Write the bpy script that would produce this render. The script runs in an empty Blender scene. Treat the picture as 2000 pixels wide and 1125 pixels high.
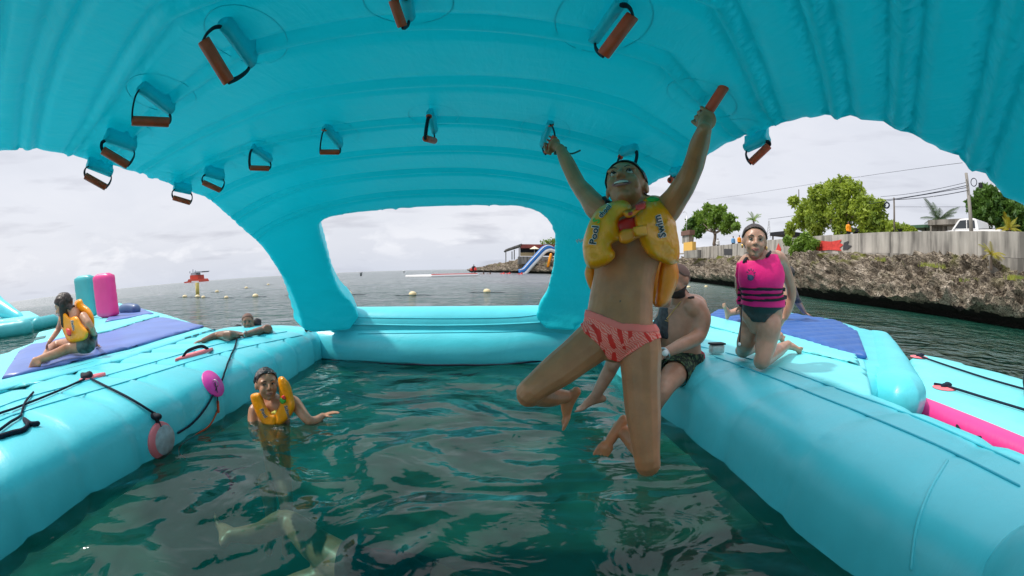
import bpy, bmesh, math, random
import numpy as np
from mathutils import Vector, Matrix, noise
from mathutils.geometry import delaunay_2d_cdt
random.seed(7); rng = np.random.default_rng(7)
PI = math.pi
sc = bpy.context.scene; COL = sc.collection

# ------------------------------------------------------------------ camera
H = 1.1                                   # eye height over the water
FPX, CY = 881.4735, 669.3765              # pixels per radian, optical centre row (2000 x 1125 picture)
PITCH = 0.16379
cam = bpy.data.cameras.new('camera'); camo = bpy.data.objects.new('camera', cam); COL.objects.link(camo)
sc.camera = camo
camo.location = (0, 0, H); camo.rotation_euler = (PI/2-PITCH, 0, 0)
cam.type = 'PANO'; cam.panorama_type = 'FISHEYE_LENS_POLYNOMIAL'
cam.sensor_width = 36; cam.sensor_fit = 'HORIZONTAL'; cam.fisheye_fov = PI
cam.fisheye_polynomial_k0 = 0; cam.fisheye_polynomial_k1 = -(2000/36)/FPX
cam.fisheye_polynomial_k2 = cam.fisheye_polynomial_k3 = cam.fisheye_polynomial_k4 = 0
cam.shift_y = (CY-562.5)/1125
cam.clip_start = 0.02; cam.clip_end = 12000

# ------------------------------------------------------------------ sun, sky, exposure
SUN_EL, SUN_AZ = math.radians(52), math.radians(-93)      # azimuth from +Y towards +X
sun = bpy.data.lights.new('sun', 'SUN'); suno = bpy.data.objects.new('sun', sun); COL.objects.link(suno)
sun.energy = 3.0; sun.angle = math.radians(3.5); sun.color = (1, .95, .87)
sd = Vector((math.sin(SUN_AZ)*math.cos(SUN_EL), math.cos(SUN_AZ)*math.cos(SUN_EL), math.sin(SUN_EL)))
suno.rotation_euler = sd.to_track_quat('Z', 'Y').to_euler()
world = bpy.data.worlds.new('World'); sc.world = world; world.use_nodes = True
def build_world():
    nt = world.node_tree; N = nt.nodes; L = nt.links; N.clear()
    out = N.new('ShaderNodeOutputWorld'); bg = N.new('ShaderNodeBackground'); L.new(bg.outputs[0], out.inputs[0])
    sky = N.new('ShaderNodeTexSky'); sky.sky_type = 'NISHITA'; sky.sun_disc = False
    sky.sun_elevation = SUN_EL; sky.sun_rotation = SUN_AZ; sky.air_density = 1.5; sky.dust_density = 3
    sm = N.new('ShaderNodeVectorMath'); sm.operation = 'SCALE'; L.new(sky.outputs[0], sm.inputs[0]); sm.inputs[3].default_value = .10
    tc = N.new('ShaderNodeTexCoord')
    sp = N.new('ShaderNodeSeparateXYZ'); L.new(tc.outputs['Generated'], sp.inputs[0])
    def M(op, a, b=None, c=None, clamp=False):
        n = N.new('ShaderNodeMath'); n.operation = op; n.use_clamp = clamp
        for i, v in enumerate((a, b, c)):
            if v is None: continue
            if isinstance(v, (int, float)): n.inputs[i].default_value = v
            else: L.new(v, n.inputs[i])
        return n.outputs[0]
    def noise_(scale, zs, detail=6, rough=.55, dist=0., off=(0, 0, 0)):
        mp = N.new('ShaderNodeMapping'); mp.inputs['Scale'].default_value = (1, 1, zs); mp.inputs['Location'].default_value = off
        L.new(tc.outputs['Generated'], mp.inputs[0])
        n = N.new('ShaderNodeTexNoise'); n.inputs['Scale'].default_value = scale; n.inputs['Detail'].default_value = detail
        n.inputs['Roughness'].default_value = rough; n.inputs['Distortion'].default_value = dist
        L.new(mp.outputs[0], n.inputs[0]); return n.outputs[0]
    def ramp(f, pts):
        r = N.new('ShaderNodeValToRGB'); L.new(f, r.inputs[0]); e = r.color_ramp.elements
        while len(e) < len(pts): e.new(.5)
        for k, (p, c) in enumerate(pts): e[k].position = p; e[k].color = (*c, 1)
        return r.outputs[0]
    def mix(f, a, b):
        m = N.new('ShaderNodeMix'); m.data_type = 'RGBA'
        if isinstance(f, float): m.inputs[0].default_value = f
        else: L.new(f, m.inputs[0])
        for i, v in ((6, a), (7, b)):
            if isinstance(v, tuple): m.inputs[i].default_value = (*v, 1)
            else: L.new(v, m.inputs[i])
        return m.outputs[2]
    z = sp.outputs[2]
    veil = ramp(noise_(1.7, 3.2, 7, .55, .6), [(.30, (.60, .62, .69)), (.5, (.66, .68, .75)), (.70, (.72, .73, .79))])
    # cumulus heads low over the sea
    cn = noise_(9, 2.2, 8, .55, .25, (3, 1, 0))
    band = M('MULTIPLY', M('SUBTRACT', 1., M('DIVIDE', M('ABSOLUTE', M('SUBTRACT', z, .055)), .07), clamp=True), 1.)
    cm = M('MULTIPLY', M('MULTIPLY', M('SUBTRACT', cn, .50, clamp=True), 9., clamp=True), band, clamp=True)
    c1 = mix(cm, veil, (.80, .81, .86))
    # greyer flat bases
    gn = noise_(6, 6., 5, .5, .2, (1, 5, 2))
    gm = M('MULTIPLY', M('MULTIPLY', M('SUBTRACT', gn, .54, clamp=True), 4.5, clamp=True), M('SUBTRACT', 1., M('MULTIPLY', z, 2.2), clamp=True))
    c2 = mix(gm, c1, (.45, .46, .53))
    # a paler blue haze right on the horizon
    hz = M('POWER', M('SUBTRACT', 1., M('MULTIPLY', M('ABSOLUTE', z), 9.), clamp=True), 1.5)
    c3 = mix(M('MULTIPLY', hz, .55), c2, (.55, .60, .70))
    allc = mix(.93, sm.outputs[0], c3)
    # an overcast sky grows brighter towards the zenith
    k = M('MULTIPLY_ADD', M('MULTIPLY', M('SUBTRACT', z, .45, clamp=True), 1.8, clamp=True), 1.0, 1.0)
    vs = N.new('ShaderNodeVectorMath'); vs.operation = 'SCALE'; L.new(allc, vs.inputs[0]); L.new(k, vs.inputs[3])
    L.new(vs.outputs[0], bg.inputs[0]); bg.inputs[1].default_value = 1.06
build_world()
sc.view_settings.view_transform = 'Standard'; sc.view_settings.look = 'None'
sc.view_settings.exposure = 0.20; sc.view_settings.gamma = 1; sc.view_settings.use_curve_mapping = False
sc.cycles.max_bounces = 10; sc.cycles.diffuse_bounces = 6; sc.cycles.glossy_bounces = 4
sc.cycles.transparent_max_bounces = 12; sc.cycles.transmission_bounces = 6

# ------------------------------------------------------------------ picture ray -> place
def ray(px, py):
    dx, dy = px-1000, -(py-CY); r = math.hypot(dx, dy)+1e-9; om = r/FPX
    v = (math.sin(om)*dx/r, math.cos(om), math.sin(om)*dy/r); c, s = math.cos(-PITCH), math.sin(-PITCH)
    return Vector((v[0], v[1]*c-v[2]*s, v[1]*s+v[2]*c))
def at(px, py, Y): v = ray(px, py); t = Y/v.y; return Vector((v.x*t, Y, H+v.z*t))
def atz(px, py, z=0.): v = ray(px, py); t = (z-H)/v.z; return Vector((v.x*t, v.y*t, z))
def atx(px, py, X): v = ray(px, py); t = X/v.x; return Vector((X, v.y*t, H+v.z*t))

# ------------------------------------------------------------------ materials
def mat(name, col, rough=.5, spec=.5, noise_amt=0., noise_scale=5., col2=None, bump=0., bscale=30., bstretch=(1, 1, 1),
        metal=0., transl=0., coat=0., detail=5, sss=0., bump2=None):
    m = bpy.data.materials.new(name); m.use_nodes = True; nt = m.node_tree; N = nt.nodes; L = nt.links
    b = N['Principled BSDF']; b.inputs['Base Color'].default_value = (*col, 1)
    b.inputs['Roughness'].default_value = rough; b.inputs['Specular IOR Level'].default_value = spec
    b.inputs['Metallic'].default_value = metal; b.inputs['Coat Weight'].default_value = coat
    b.inputs['Coat Roughness'].default_value = .15
    if sss: b.inputs['Subsurface Weight'].default_value = sss; b.inputs['Subsurface Radius'].default_value = (1, .4, .2); b.inputs['Subsurface Scale'].default_value = .012
    tc = N.new('ShaderNodeTexCoord')
    if col2 is not None or noise_amt:
        if col2 is None: col2 = tuple(c*(1-noise_amt) for c in col)
        n = N.new('ShaderNodeTexNoise'); n.inputs['Scale'].default_value = noise_scale; n.inputs['Detail'].default_value = detail
        L.new(tc.outputs['Object'], n.inputs[0])
        r = N.new('ShaderNodeValToRGB'); r.color_ramp.elements[0].position = .35; r.color_ramp.elements[1].position = .65
        r.color_ramp.elements[0].color = (*col2, 1); r.color_ramp.elements[1].color = (*col, 1)
        L.new(n.outputs[0], r.inputs[0]); L.new(r.outputs[0], b.inputs['Base Color'])
    last = None
    for bb, bs, st in ([(bump, bscale, bstretch)] if bump else [])+(bump2 or []):
        mp = N.new('ShaderNodeMapping'); mp.inputs['Scale'].default_value = st; L.new(tc.outputs['Object'], mp.inputs[0])
        n = N.new('ShaderNodeTexNoise'); n.inputs['Scale'].default_value = bs; n.inputs['Detail'].default_value = 4
        n.inputs['Distortion'].default_value = .6; L.new(mp.outputs[0], n.inputs[0])
        bp = N.new('ShaderNodeBump'); bp.inputs['Distance'].default_value = bb; bp.inputs['Strength'].default_value = 1
        L.new(n.outputs[0], bp.inputs['Height'])
        if last: L.new(last, bp.inputs['Normal'])
        last = bp.outputs[0]
    if last: L.new(last, b.inputs['Normal'])
    if transl:
        t = N.new('ShaderNodeBsdfTranslucent'); t.inputs[0].default_value = (*col, 1)
        mx = N.new('ShaderNodeMixShader'); mx.inputs[0].default_value = transl
        L.new(b.outputs[0], mx.inputs[1]); L.new(t.outputs[0], mx.inputs[2]); L.new(mx.outputs[0], N['Material Output'].inputs[0])
    return m
VB = [(.006, 2.2, (1, 1, 1)), (.0025, 9, (1, 2.5, 1))]
CY_ = (.085, .61, .69)
M = {}
M['vinyl'] = mat('cyan_vinyl', CY_, .33, .5, noise_amt=.10, noise_scale=2.5, bump2=VB+[(.0006, 60, (1, 4, 1))])
M['canopy'] = mat('cyan_canopy_vinyl', (.02, .78, .86), .36, .5, noise_amt=.10, noise_scale=1.3, bump2=[(.010, 2.0, (1, 1.5, 1)), (.005, 7, (2.5, .5, 2.5)), (.0015, 26, (2, .6, 2))], transl=.32)
M['vinyl_light'] = mat('pale_cyan_vinyl', (.16, .70, .74), .4, .5, noise_amt=.08, noise_scale=3, bump2=VB)
M['teal'] = mat('teal_vinyl', (.04, .42, .45), .4, .5, noise_amt=.12, noise_scale=2, bump2=VB)
M['purple'] = mat('purple_vinyl', (.11, .19, .50), .4, .5, noise_amt=.18, noise_scale=1.5, bump2=[(.008, 2.5, (1, 1, 1)), (.002, 12, (1, 1, 1))])
M['blue'] = mat('blue_vinyl', (.025, .11, .36), .5, .5, noise_amt=.15, noise_scale=2, bump2=VB)
M['pink'] = mat('pink_vinyl', (.78, .04, .24), .38, .5, noise_amt=.08, noise_scale=3, bump2=VB)
M['seam'] = mat('welt_seam_vinyl', (.03, .42, .52), .4, .4)
M['gap'] = mat('gap_shade_and_band', (.02, .12, .13), .6)  # paints the raft gap's shade; colours the hand slot and buoy bands too
M['orange'] = mat('orange_plastic', (.95, .085, .02), .45, .5, noise_amt=.2, noise_scale=30, bump=.0008, bscale=60)
M['webbing'] = mat('black_webbing', (.01, .012, .02), .75, .3, bump=.0015, bscale=120)
M['rope'] = mat('navy_rope', (.010, .016, .03), .8, .2, bump=.002, bscale=150)
M['redrope'] = mat('orange_rope', (.45, .07, .02), .7, .2, bump=.002, bscale=150)
M['magenta'] = mat('magenta_patch', (.75, .05, .38), .4)
M['coral'] = mat('coral_patch', (.75, .16, .18), .45)
M['grey'] = mat('grey_patch', (.42, .43, .45), .6, noise_amt=.25, noise_scale=25, bump=.003, bscale=60)
M['white'] = mat('white_plastic', (.78, .78, .77), .4, noise_amt=.1, noise_scale=6)
M['black'] = mat('black_fabric', (.012, .013, .018), .6, .3, noise_amt=.3, noise_scale=10, bump=.002, bscale=40)
M['green_suit'] = mat('dark_green_swimsuit', (.012, .035, .035), .5, .4, bump=.002, bscale=30)
def skin(name, c): return mat(name, c, .38, .5, noise_amt=.22, noise_scale=14, bump=.0008, bscale=70, detail=8, sss=.25)
M['skin_child'] = skin('skin_hanging_child', (.56, .22, .095))
M['skin_girl'] = skin('skin_girl', (.52, .25, .14))
M['skin_man'] = skin('skin_man', (.48, .24, .15))
M['skin_woman'] = skin('skin_woman', (.48, .26, .17))
M['skin_dark'] = skin('skin_tanned', (.26, .13, .08))
M['hair'] = mat('dark_wet_hair', (.030, .021, .017), .35, .6, noise_amt=.7, noise_scale=45, bump=.012, bscale=40, bstretch=(1, 1, .25))
M['hair_brown'] = mat('brown_tied_hair', (.040, .022, .015), .45, .5, noise_amt=.7, noise_scale=45, bump=.012, bscale=40, bstretch=(1, 1, .3))
M['beard'] = mat('short_dark_beard', (.045, .032, .027), .8, .3, bump=.003, bscale=160)
M['buzz'] = mat('shaved_hair', (.16, .09, .07), .7, .3, bump=.001, bscale=200)
M['eye'] = mat('eye_white', (.50, .47, .43), .2)
M['iris'] = mat('dark_iris', (.02, .012, .008), .15)
M['lip'] = mat('lip_skin', (.36, .11, .09), .4)
M['teeth'] = mat('teeth', (.60, .57, .48), .3)
M['mouth'] = mat('mouth_inside', (.10, .02, .02), .4)
M['brow'] = mat('eyebrow_hair', (.03, .018, .012), .8)
M['yellow'] = mat('yellow_vest_vinyl', (1., .345, .002), .28, .5, noise_amt=.10, noise_scale=9, bump2=[(.010, 13, (1, 1, 1)), (.003, 40, (1, 1, 1))])
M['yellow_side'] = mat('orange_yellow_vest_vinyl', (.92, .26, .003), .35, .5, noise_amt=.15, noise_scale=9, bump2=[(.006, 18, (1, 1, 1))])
M['red'] = mat('red_plastic', (.75, .04, .03), .35)
M['red_dark'] = mat('dark_red_fabric', (.40, .012, .04), .6)
M['ink'] = mat('black_print', (.006, .008, .012), .5)
M['green_print'] = mat('green_print', (.06, .42, .05), .5)
M['pinkvest'] = mat('pink_life_vest_fabric', (.85, .012, .20), .55, .35, noise_amt=.10, noise_scale=9, bump2=[(.006, 10, (1, 1, 1)), (.001, 60, (1, 1, 1))])
M['steel'] = mat('steel', (.5, .5, .5), .3, metal=.9)
M['gold'] = mat('gold', (.8, .5, .15), .3, metal=.9)
M['clear'] = mat('clear_bag_plastic', (.55, .68, .66), .15, .6, noise_amt=.2, noise_scale=20)
M['buoy'] = mat('yellowed_white_buoy', (.72, .60, .34), .5, noise_amt=.2, noise_scale=5)
M['rock'] = None; M['water'] = None

# ------------------------------------------------------------------ object helpers
def tag(o, label=None, cat=None, group=None, kind=None):
    if label: o['label'] = label
    if cat: o['category'] = cat
    if group: o['group'] = group
    if kind: o['kind'] = kind
    return o
def empty(name, loc, label, cat, group=None):
    o = bpy.data.objects.new(name, None); COL.objects.link(o); o.location = loc; o.empty_display_size = .1
    return tag(o, label, cat, group)
def link(name, me, m, parent=None, smooth=True):
    if m is not None:
        for mm in (m if isinstance(m, (list, tuple)) else [m]): me.materials.append(mm)
    if smooth: me.polygons.foreach_set('use_smooth', [True]*len(me.polygons))
    o = bpy.data.objects.new(name, me); COL.objects.link(o)
    if parent is not None:
        o.parent = parent
        if parent.type == 'EMPTY': o.matrix_parent_inverse = Matrix.Translation(-parent.location)
    return o
def obj(name, bm, m, parent=None, smooth=True):
    me = bpy.data.meshes.new(name); bm.normal_update(); bm.to_mesh(me); bm.free()
    return link(name, me, m, parent, smooth)
def pyobj(name, vs, fs, m, parent=None, smooth=True):
    me = bpy.data.meshes.new(name); me.from_pydata([tuple(v) for v in vs], [], fs); me.update()
    bm = bmesh.new(); bm.from_mesh(me); bmesh.ops.recalc_face_normals(bm, faces=bm.faces); bm.to_mesh(me); bm.free()
    return link(name, me, m, parent, smooth)
def catmull(P, n=6, closed=False):
    P = [Vector(p) for p in P]; out = []; k = len(P)
    rngk = range(k) if closed else range(k-1)
    for i in rngk:
        a, b, c, d = (P[(i-1) % k], P[i], P[(i+1) % k], P[(i+2) % k]) if closed else (P[max(i-1, 0)], P[i], P[i+1], P[min(i+2, k-1)])
        for j in range(n):
            t = j/n; out.append(.5*((2*b)+(c-a)*t+(2*a-5*b+4*c-d)*t*t+(3*b-a-3*c+d)*t**3))
    if not closed: out.append(P[-1])
    return out
def interp(vals, n):
    out = []
    for i in range(len(vals)-1):
        for j in range(n):
            t = j/n; t = t*t*(3-2*t); out.append(vals[i]*(1-t)+vals[i+1]*t)
    out.append(vals[-1]); return out
def tube(bm, pts, r, seg=10, caps=True, flat=None, up=None):
    """tapered tube with rounded ends; r number or list"""
    pts = [Vector(p) for p in pts]; n = len(pts)
    if isinstance(r, (int, float)): r = [r]*n
    T = [((pts[min(i+1, n-1)]-pts[max(i-1, 0)]).normalized() if (pts[min(i+1, n-1)]-pts[max(i-1, 0)]).length > 1e-9 else Vector((0, 0, 1))) for i in range(n)]
    u = Vector(up) if up else (Vector((0, 0, 1)) if abs(T[0].z) < .9 else Vector((1, 0, 0)))
    rings = []
    P2, R2, T2 = list(pts), list(r), list(T)
    if caps:
        for a, s in ((.7, .72), (.98, .2)):
            P2.insert(0, pts[0]-T[0]*r[0]*a); R2.insert(0, r[0]*s); T2.insert(0, T[0])
            P2.append(pts[-1]+T[-1]*r[-1]*a); R2.append(r[-1]*s); T2.append(T[-1])
    for p, rr, t in zip(P2, R2, T2):
        u = (u-t*u.dot(t)); u = u.normalized() if u.length > 1e-6 else t.orthogonal().normalized()
        w = t.cross(u)
        rings.append([bm.verts.new(p+(u*math.cos(2*PI*k/seg)+w*math.sin(2*PI*k/seg)*(flat or 1))*rr) for k in range(seg)])
    for a, b in zip(rings, rings[1:]):
        for k in range(seg): bm.faces.new((a[k], a[(k+1) % seg], b[(k+1) % seg], b[k]))
    bm.faces.new(rings[0][::-1]); bm.faces.new(rings[-1])
def smooth_tube(bm, pts, r, n=6, seg=12, **k):
    P = catmull(pts, n); R = interp(r, n) if isinstance(r, (list, tuple)) else r
    tube(bm, P, R, seg, **k)
def ell(bm, c, rad, mat3=None, sub=2):
    r = bmesh.ops.create_icosphere(bm, subdivisions=sub, radius=1)
    m = (mat3 or Matrix.Identity(3)).to_4x4() @ Matrix.Diagonal((*rad, 1))
    bmesh.ops.transform(bm, matrix=Matrix.Translation(Vector(c)) @ m, verts=r['verts'])
def box(bm, c, s, rot=None, bev=0.):
    r = bmesh.ops.create_cube(bm, size=1); m = Matrix.Diagonal((*s, 1))
    if rot is not None: m = rot.to_4x4() @ m
    bmesh.ops.transform(bm, matrix=Matrix.Translation(Vector(c)) @ m, verts=r['verts'])
    if bev:
        es = list({e for v in r['verts'] for e in v.link_edges}); bmesh.ops.bevel(bm, geom=es, offset=bev, segments=2, affect='EDGES', profile=.5)
def rotz(a): return Matrix.Rotation(a, 3, 'Z')
def remesh(bm, voxel, smooth=4, fac=.5):
    me = bpy.data.meshes.new('tmp'); bm.to_mesh(me); bm.free()
    o = bpy.data.objects.new('tmp', me); COL.objects.link(o)
    md = o.modifiers.new('r', 'REMESH'); md.mode = 'VOXEL'; md.voxel_size = voxel; md.use_smooth_shade = True
    if smooth:
        s = o.modifiers.new('s', 'SMOOTH'); s.iterations = smooth; s.factor = fac
    dg = bpy.context.evaluated_depsgraph_get(); r = bpy.data.meshes.new_from_object(o.evaluated_get(dg))
    bpy.data.objects.remove(o); bpy.data.meshes.remove(me); r.materials.clear(); return r
def coords(me):
    a = np.empty(len(me.vertices)*3, np.float32); me.vertices.foreach_get('co', a); return a.reshape(-1, 3)
def setco(me, a): me.vertices.foreach_set('co', a.astype(np.float32).ravel()); me.update()
def vnormals(me):
    a = np.empty(len(me.vertices)*3, np.float32); me.vertex_normals.foreach_get('vector', a); return a.reshape(-1, 3)
def shell(me, mask, off, name, m, parent, thick=.004, jitter=0.):
    """a skin-tight piece of clothing or hair: the faces of a body where mask holds, lifted off it"""
    co = coords(me); no = vnormals(me); mask = np.asarray(mask)
    offv = off if np.ndim(off) else np.full(len(co), off)
    bm = bmesh.new(); vm = {}
    for p in me.polygons:
        if all(mask[i] for i in p.vertices):
            for i in p.vertices:
                if i not in vm: vm[i] = bm.verts.new(Vector(co[i])+Vector(no[i])*float(offv[i]+(jitter*noise.noise(Vector(co[i])*40) if jitter else 0)))
            try: bm.faces.new([vm[i] for i in p.vertices])
            except ValueError: pass
    if not bm.faces: bm.free(); return None
    for _ in range(3):
        bv = [v for v in bm.verts if v.is_boundary]
        new = {v: (sum((e.other_vert(v).co for e in v.link_edges if e.is_boundary), Vector())+v.co*2)/(2+sum(1 for e in v.link_edges if e.is_boundary)) for v in bv}
        for v, c in new.items(): v.co = c
    bmesh.ops.recalc_face_normals(bm, faces=bm.faces)
    o = obj(name, bm, m, parent)
    s = o.modifiers.new('thickness', 'SOLIDIFY'); s.thickness = thick; s.offset = -1 if False else 0
    return o
def puff(name, outline, Yf, thick, m, parent, R=22., step=7., backf=.7, closed_n=4, lump=0.):
    """an inflated pouch: outline in picture pixels laid at depth Yf, real thickness, rounded rim"""
    if closed_n: pts = [(p.x, p.y) for p in catmull([Vector((*q, 0)) for q in outline], closed_n, True)]
    else: pts = list(outline)
    n = len(pts); A = np.array(pts); B = np.roll(A, -1, 0)
    def dist(p):
        p = np.asarray(p); d_ = B-A; t = np.clip(((p-A)*d_).sum(1)/((d_**2).sum(1)+1e-9), 0, 1)
        return float(np.sqrt((((A+d_*t[:, None])-p)**2).sum(1)).min())
    def inside(p):
        x, y = p; c = (A[:, 1] > y) != (B[:, 1] > y)
        xi = (B[:, 0]-A[:, 0])*(y-A[:, 1])/(B[:, 1]-A[:, 1]+1e-12)+A[:, 0]
        return bool((c & (x < xi)).sum() % 2)
    V = [Vector(p) for p in pts]; x0, y0 = A.min(0); x1, y1 = A.max(0)
    y = y0+step/2; row = 0
    while y < y1:
        x = x0+step/2+(row % 2)*step/2
        while x < x1:
            if inside((x, y)) and dist((x, y)) > step*.45: V.append(Vector((x, y)))
            x += step
        y += step*.87; row += 1
    vs, _, fs, *_r = delaunay_2d_cdt(V, [(i, (i+1) % n) for i in range(n)], [], 1, 1e-5)
    def hgt(p):
        q = 1-min(dist(p)/R, 1); return math.sqrt(max(1-q*q, 0))*(1+(lump*noise.noise(Vector((p[0]/25., p[1]/25., thick*99))) if lump else 0))
    def place(p, side):
        P = at(p[0], p[1], Yf(p[0], p[1]) if callable(Yf) else Yf); r = ray(p[0], p[1])
        return P-r*side
    bm = bmesh.new(); F = []; Bk = []
    for v in vs:
        dd = dist((v.x, v.y)); e = dd < .5
        h = hgt((v.x, v.y))
        f = bm.verts.new(place(v, 0 if e else thick*h)); F.append(f); Bk.append(f if e else bm.verts.new(place(v, -thick*backf*h)))
    for f in fs:
        c = sum((vs[i] for i in f), Vector((0, 0)))/len(f)
        if not inside((c.x, c.y)): continue
        for L_, rev in ((F, False), (Bk, True)):
            q = [L_[i] for i in f]
            if rev: q = q[::-1]
            try: bm.faces.new(q)
            except ValueError: pass
    bmesh.ops.recalc_face_normals(bm, faces=bm.faces)
    o = obj(name, bm, m, parent)
    return o, (lambda p: place(p, thick*hgt(p)))
def text_on(txt, surf, org, ex, ey, m, parent, name='lettering', out=.003, font_sh=0.):
    """flat print: letters laid on a pouch's front; org px, ex / ey = picture vectors of one em right / up"""
    cu = bpy.data.curves.new('t', 'FONT'); cu.body = txt; cu.size = 1; cu.resolution_u = 2; cu.offset = font_sh
    o = bpy.data.objects.new('t', cu); COL.objects.link(o); dg = bpy.context.evaluated_depsgraph_get()
    me = bpy.data.meshes.new_from_object(o.evaluated_get(dg)); bpy.data.objects.remove(o)
    bm = bmesh.new(); bm.from_mesh(me)
    bmesh.ops.subdivide_edges(bm, edges=[e for e in bm.edges if e.calc_length() > .25], cuts=2, use_grid_fill=False)
    bmesh.ops.triangulate(bm, faces=bm.faces)
    for v in bm.verts:
        px = org[0]+ex[0]*v.co.x+ey[0]*v.co.y; py = org[1]+ex[1]*v.co.x+ey[1]*v.co.y
        P = surf((px, py)); v.co = P-ray(px, py)*out
    return obj(name, bm, m, parent, False)
# ------------------------------------------------------------------ water, seabed
def water_mat():
    m = bpy.data.materials.new('sea_water'); m.use_nodes = True; nt = m.node_tree; N = nt.nodes; L = nt.links; N.clear()
    out = N.new('ShaderNodeOutputMaterial'); tc = N.new('ShaderNodeTexCoord')
    def nz(scale, st, dist=.8, det=3, off=(0, 0, 0)):
        mp = N.new('ShaderNodeMapping'); mp.inputs['Scale'].default_value = st; mp.inputs['Location'].default_value = off
        L.new(tc.outputs['Object'], mp.inputs[0])
        n = N.new('ShaderNodeTexNoise'); n.inputs['Scale'].default_value = scale; n.inputs['Detail'].default_value = det
        n.inputs['Distortion'].default_value = dist; L.new(mp.outputs[0], n.inputs[0]); return n.outputs[0]
    def bump(h, d, prev=None):
        b = N.new('ShaderNodeBump'); b.inputs['Distance'].default_value = d; L.new(h, b.inputs['Height'])
        if prev: L.new(prev, b.inputs['Normal'])
        return b.outputs[0]
    b1 = bump(nz(.95, (1, 1.3, 1), 1.5, 1.5), .15)
    b2 = bump(nz(3.0, (1, 1.2, 1), 1.8, 2, (3, 7, 0)), .012, b1)
    b3 = bump(nz(16., (1, 1.2, 1), .8, 3), .0009, b2)
    # open-sea swell, only seen far out
    sx0 = N.new('ShaderNodeSeparateXYZ'); L.new(tc.outputs['Object'], sx0.inputs[0]); ab = N.new('ShaderNodeVectorMath'); ab.operation = 'LENGTH'; L.new(tc.outputs['Object'], ab.inputs[0])
    swf = N.new('ShaderNodeMapRange'); L.new(ab.outputs['Value'], swf.inputs[0]); swf.inputs[1].default_value = 4.5; swf.inputs[2].default_value = 14; swf.inputs[3].default_value = .06
    swm = N.new('ShaderNodeMath'); swm.operation = 'MULTIPLY'; L.new(nz(.35, (1, 2.2, 1), .5, 6), swm.inputs[0]); L.new(swf.outputs[0], swm.inputs[1])
    b4 = bump(swm.outputs[0], .35, b3)
    # water colour: teal near, greener along the shore, darker blocks of deeper water
    r = N.new('ShaderNodeValToRGB'); L.new(nz(.25, (1, 1, 1), .4, 2), r.inputs[0])
    r.color_ramp.elements[0].position = .35; r.color_ramp.elements[0].color = (.002, .085, .065, 1)
    r.color_ramp.elements[1].position = .68; r.color_ramp.elements[1].color = (.005, .15, .11, 1)
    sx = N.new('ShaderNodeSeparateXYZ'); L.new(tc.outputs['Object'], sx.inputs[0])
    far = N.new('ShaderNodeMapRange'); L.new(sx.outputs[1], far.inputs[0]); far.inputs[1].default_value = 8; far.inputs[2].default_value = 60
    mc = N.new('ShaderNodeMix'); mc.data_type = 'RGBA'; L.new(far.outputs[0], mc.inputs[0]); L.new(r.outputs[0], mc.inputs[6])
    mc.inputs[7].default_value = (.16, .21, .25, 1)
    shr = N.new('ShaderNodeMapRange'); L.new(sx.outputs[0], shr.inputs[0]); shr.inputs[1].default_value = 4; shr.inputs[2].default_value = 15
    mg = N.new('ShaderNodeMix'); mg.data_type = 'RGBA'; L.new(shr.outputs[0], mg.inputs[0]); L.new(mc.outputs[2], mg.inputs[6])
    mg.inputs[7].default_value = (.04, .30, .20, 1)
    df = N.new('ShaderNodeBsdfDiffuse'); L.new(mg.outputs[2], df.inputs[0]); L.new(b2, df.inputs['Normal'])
    rf = N.new('ShaderNodeBsdfTransparent'); rf.inputs['Color'].default_value = (.56, .82, .74, 1)
    mx = N.new('ShaderNodeMixShader'); mx.inputs[0].default_value = .80; L.new(df.outputs[0], mx.inputs[1]); L.new(rf.outputs[0], mx.inputs[2])
    gl = N.new('ShaderNodeBsdfGlossy'); fg = N.new('ShaderNodeMapRange'); L.new(sx.outputs[1], fg.inputs[0]); fg.inputs[1].default_value = 7; fg.inputs[2].default_value = 40; fg.inputs[3].default_value = .06; fg.inputs[4].default_value = .30; L.new(fg.outputs[0], gl.inputs['Roughness']); L.new(b4, gl.inputs['Normal'])
    fr = N.new('ShaderNodeFresnel'); fr.inputs['IOR'].default_value = 1.42; L.new(b4, fr.inputs['Normal'])
    m2 = N.new('ShaderNodeMixShader'); L.new(fr.outputs[0], m2.inputs[0]); L.new(mx.outputs[0], m2.inputs[1]); L.new(gl.outputs[0], m2.inputs[2])
    L.new(m2.outputs[0], out.inputs[0]); return m
M['water'] = water_mat()
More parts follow.
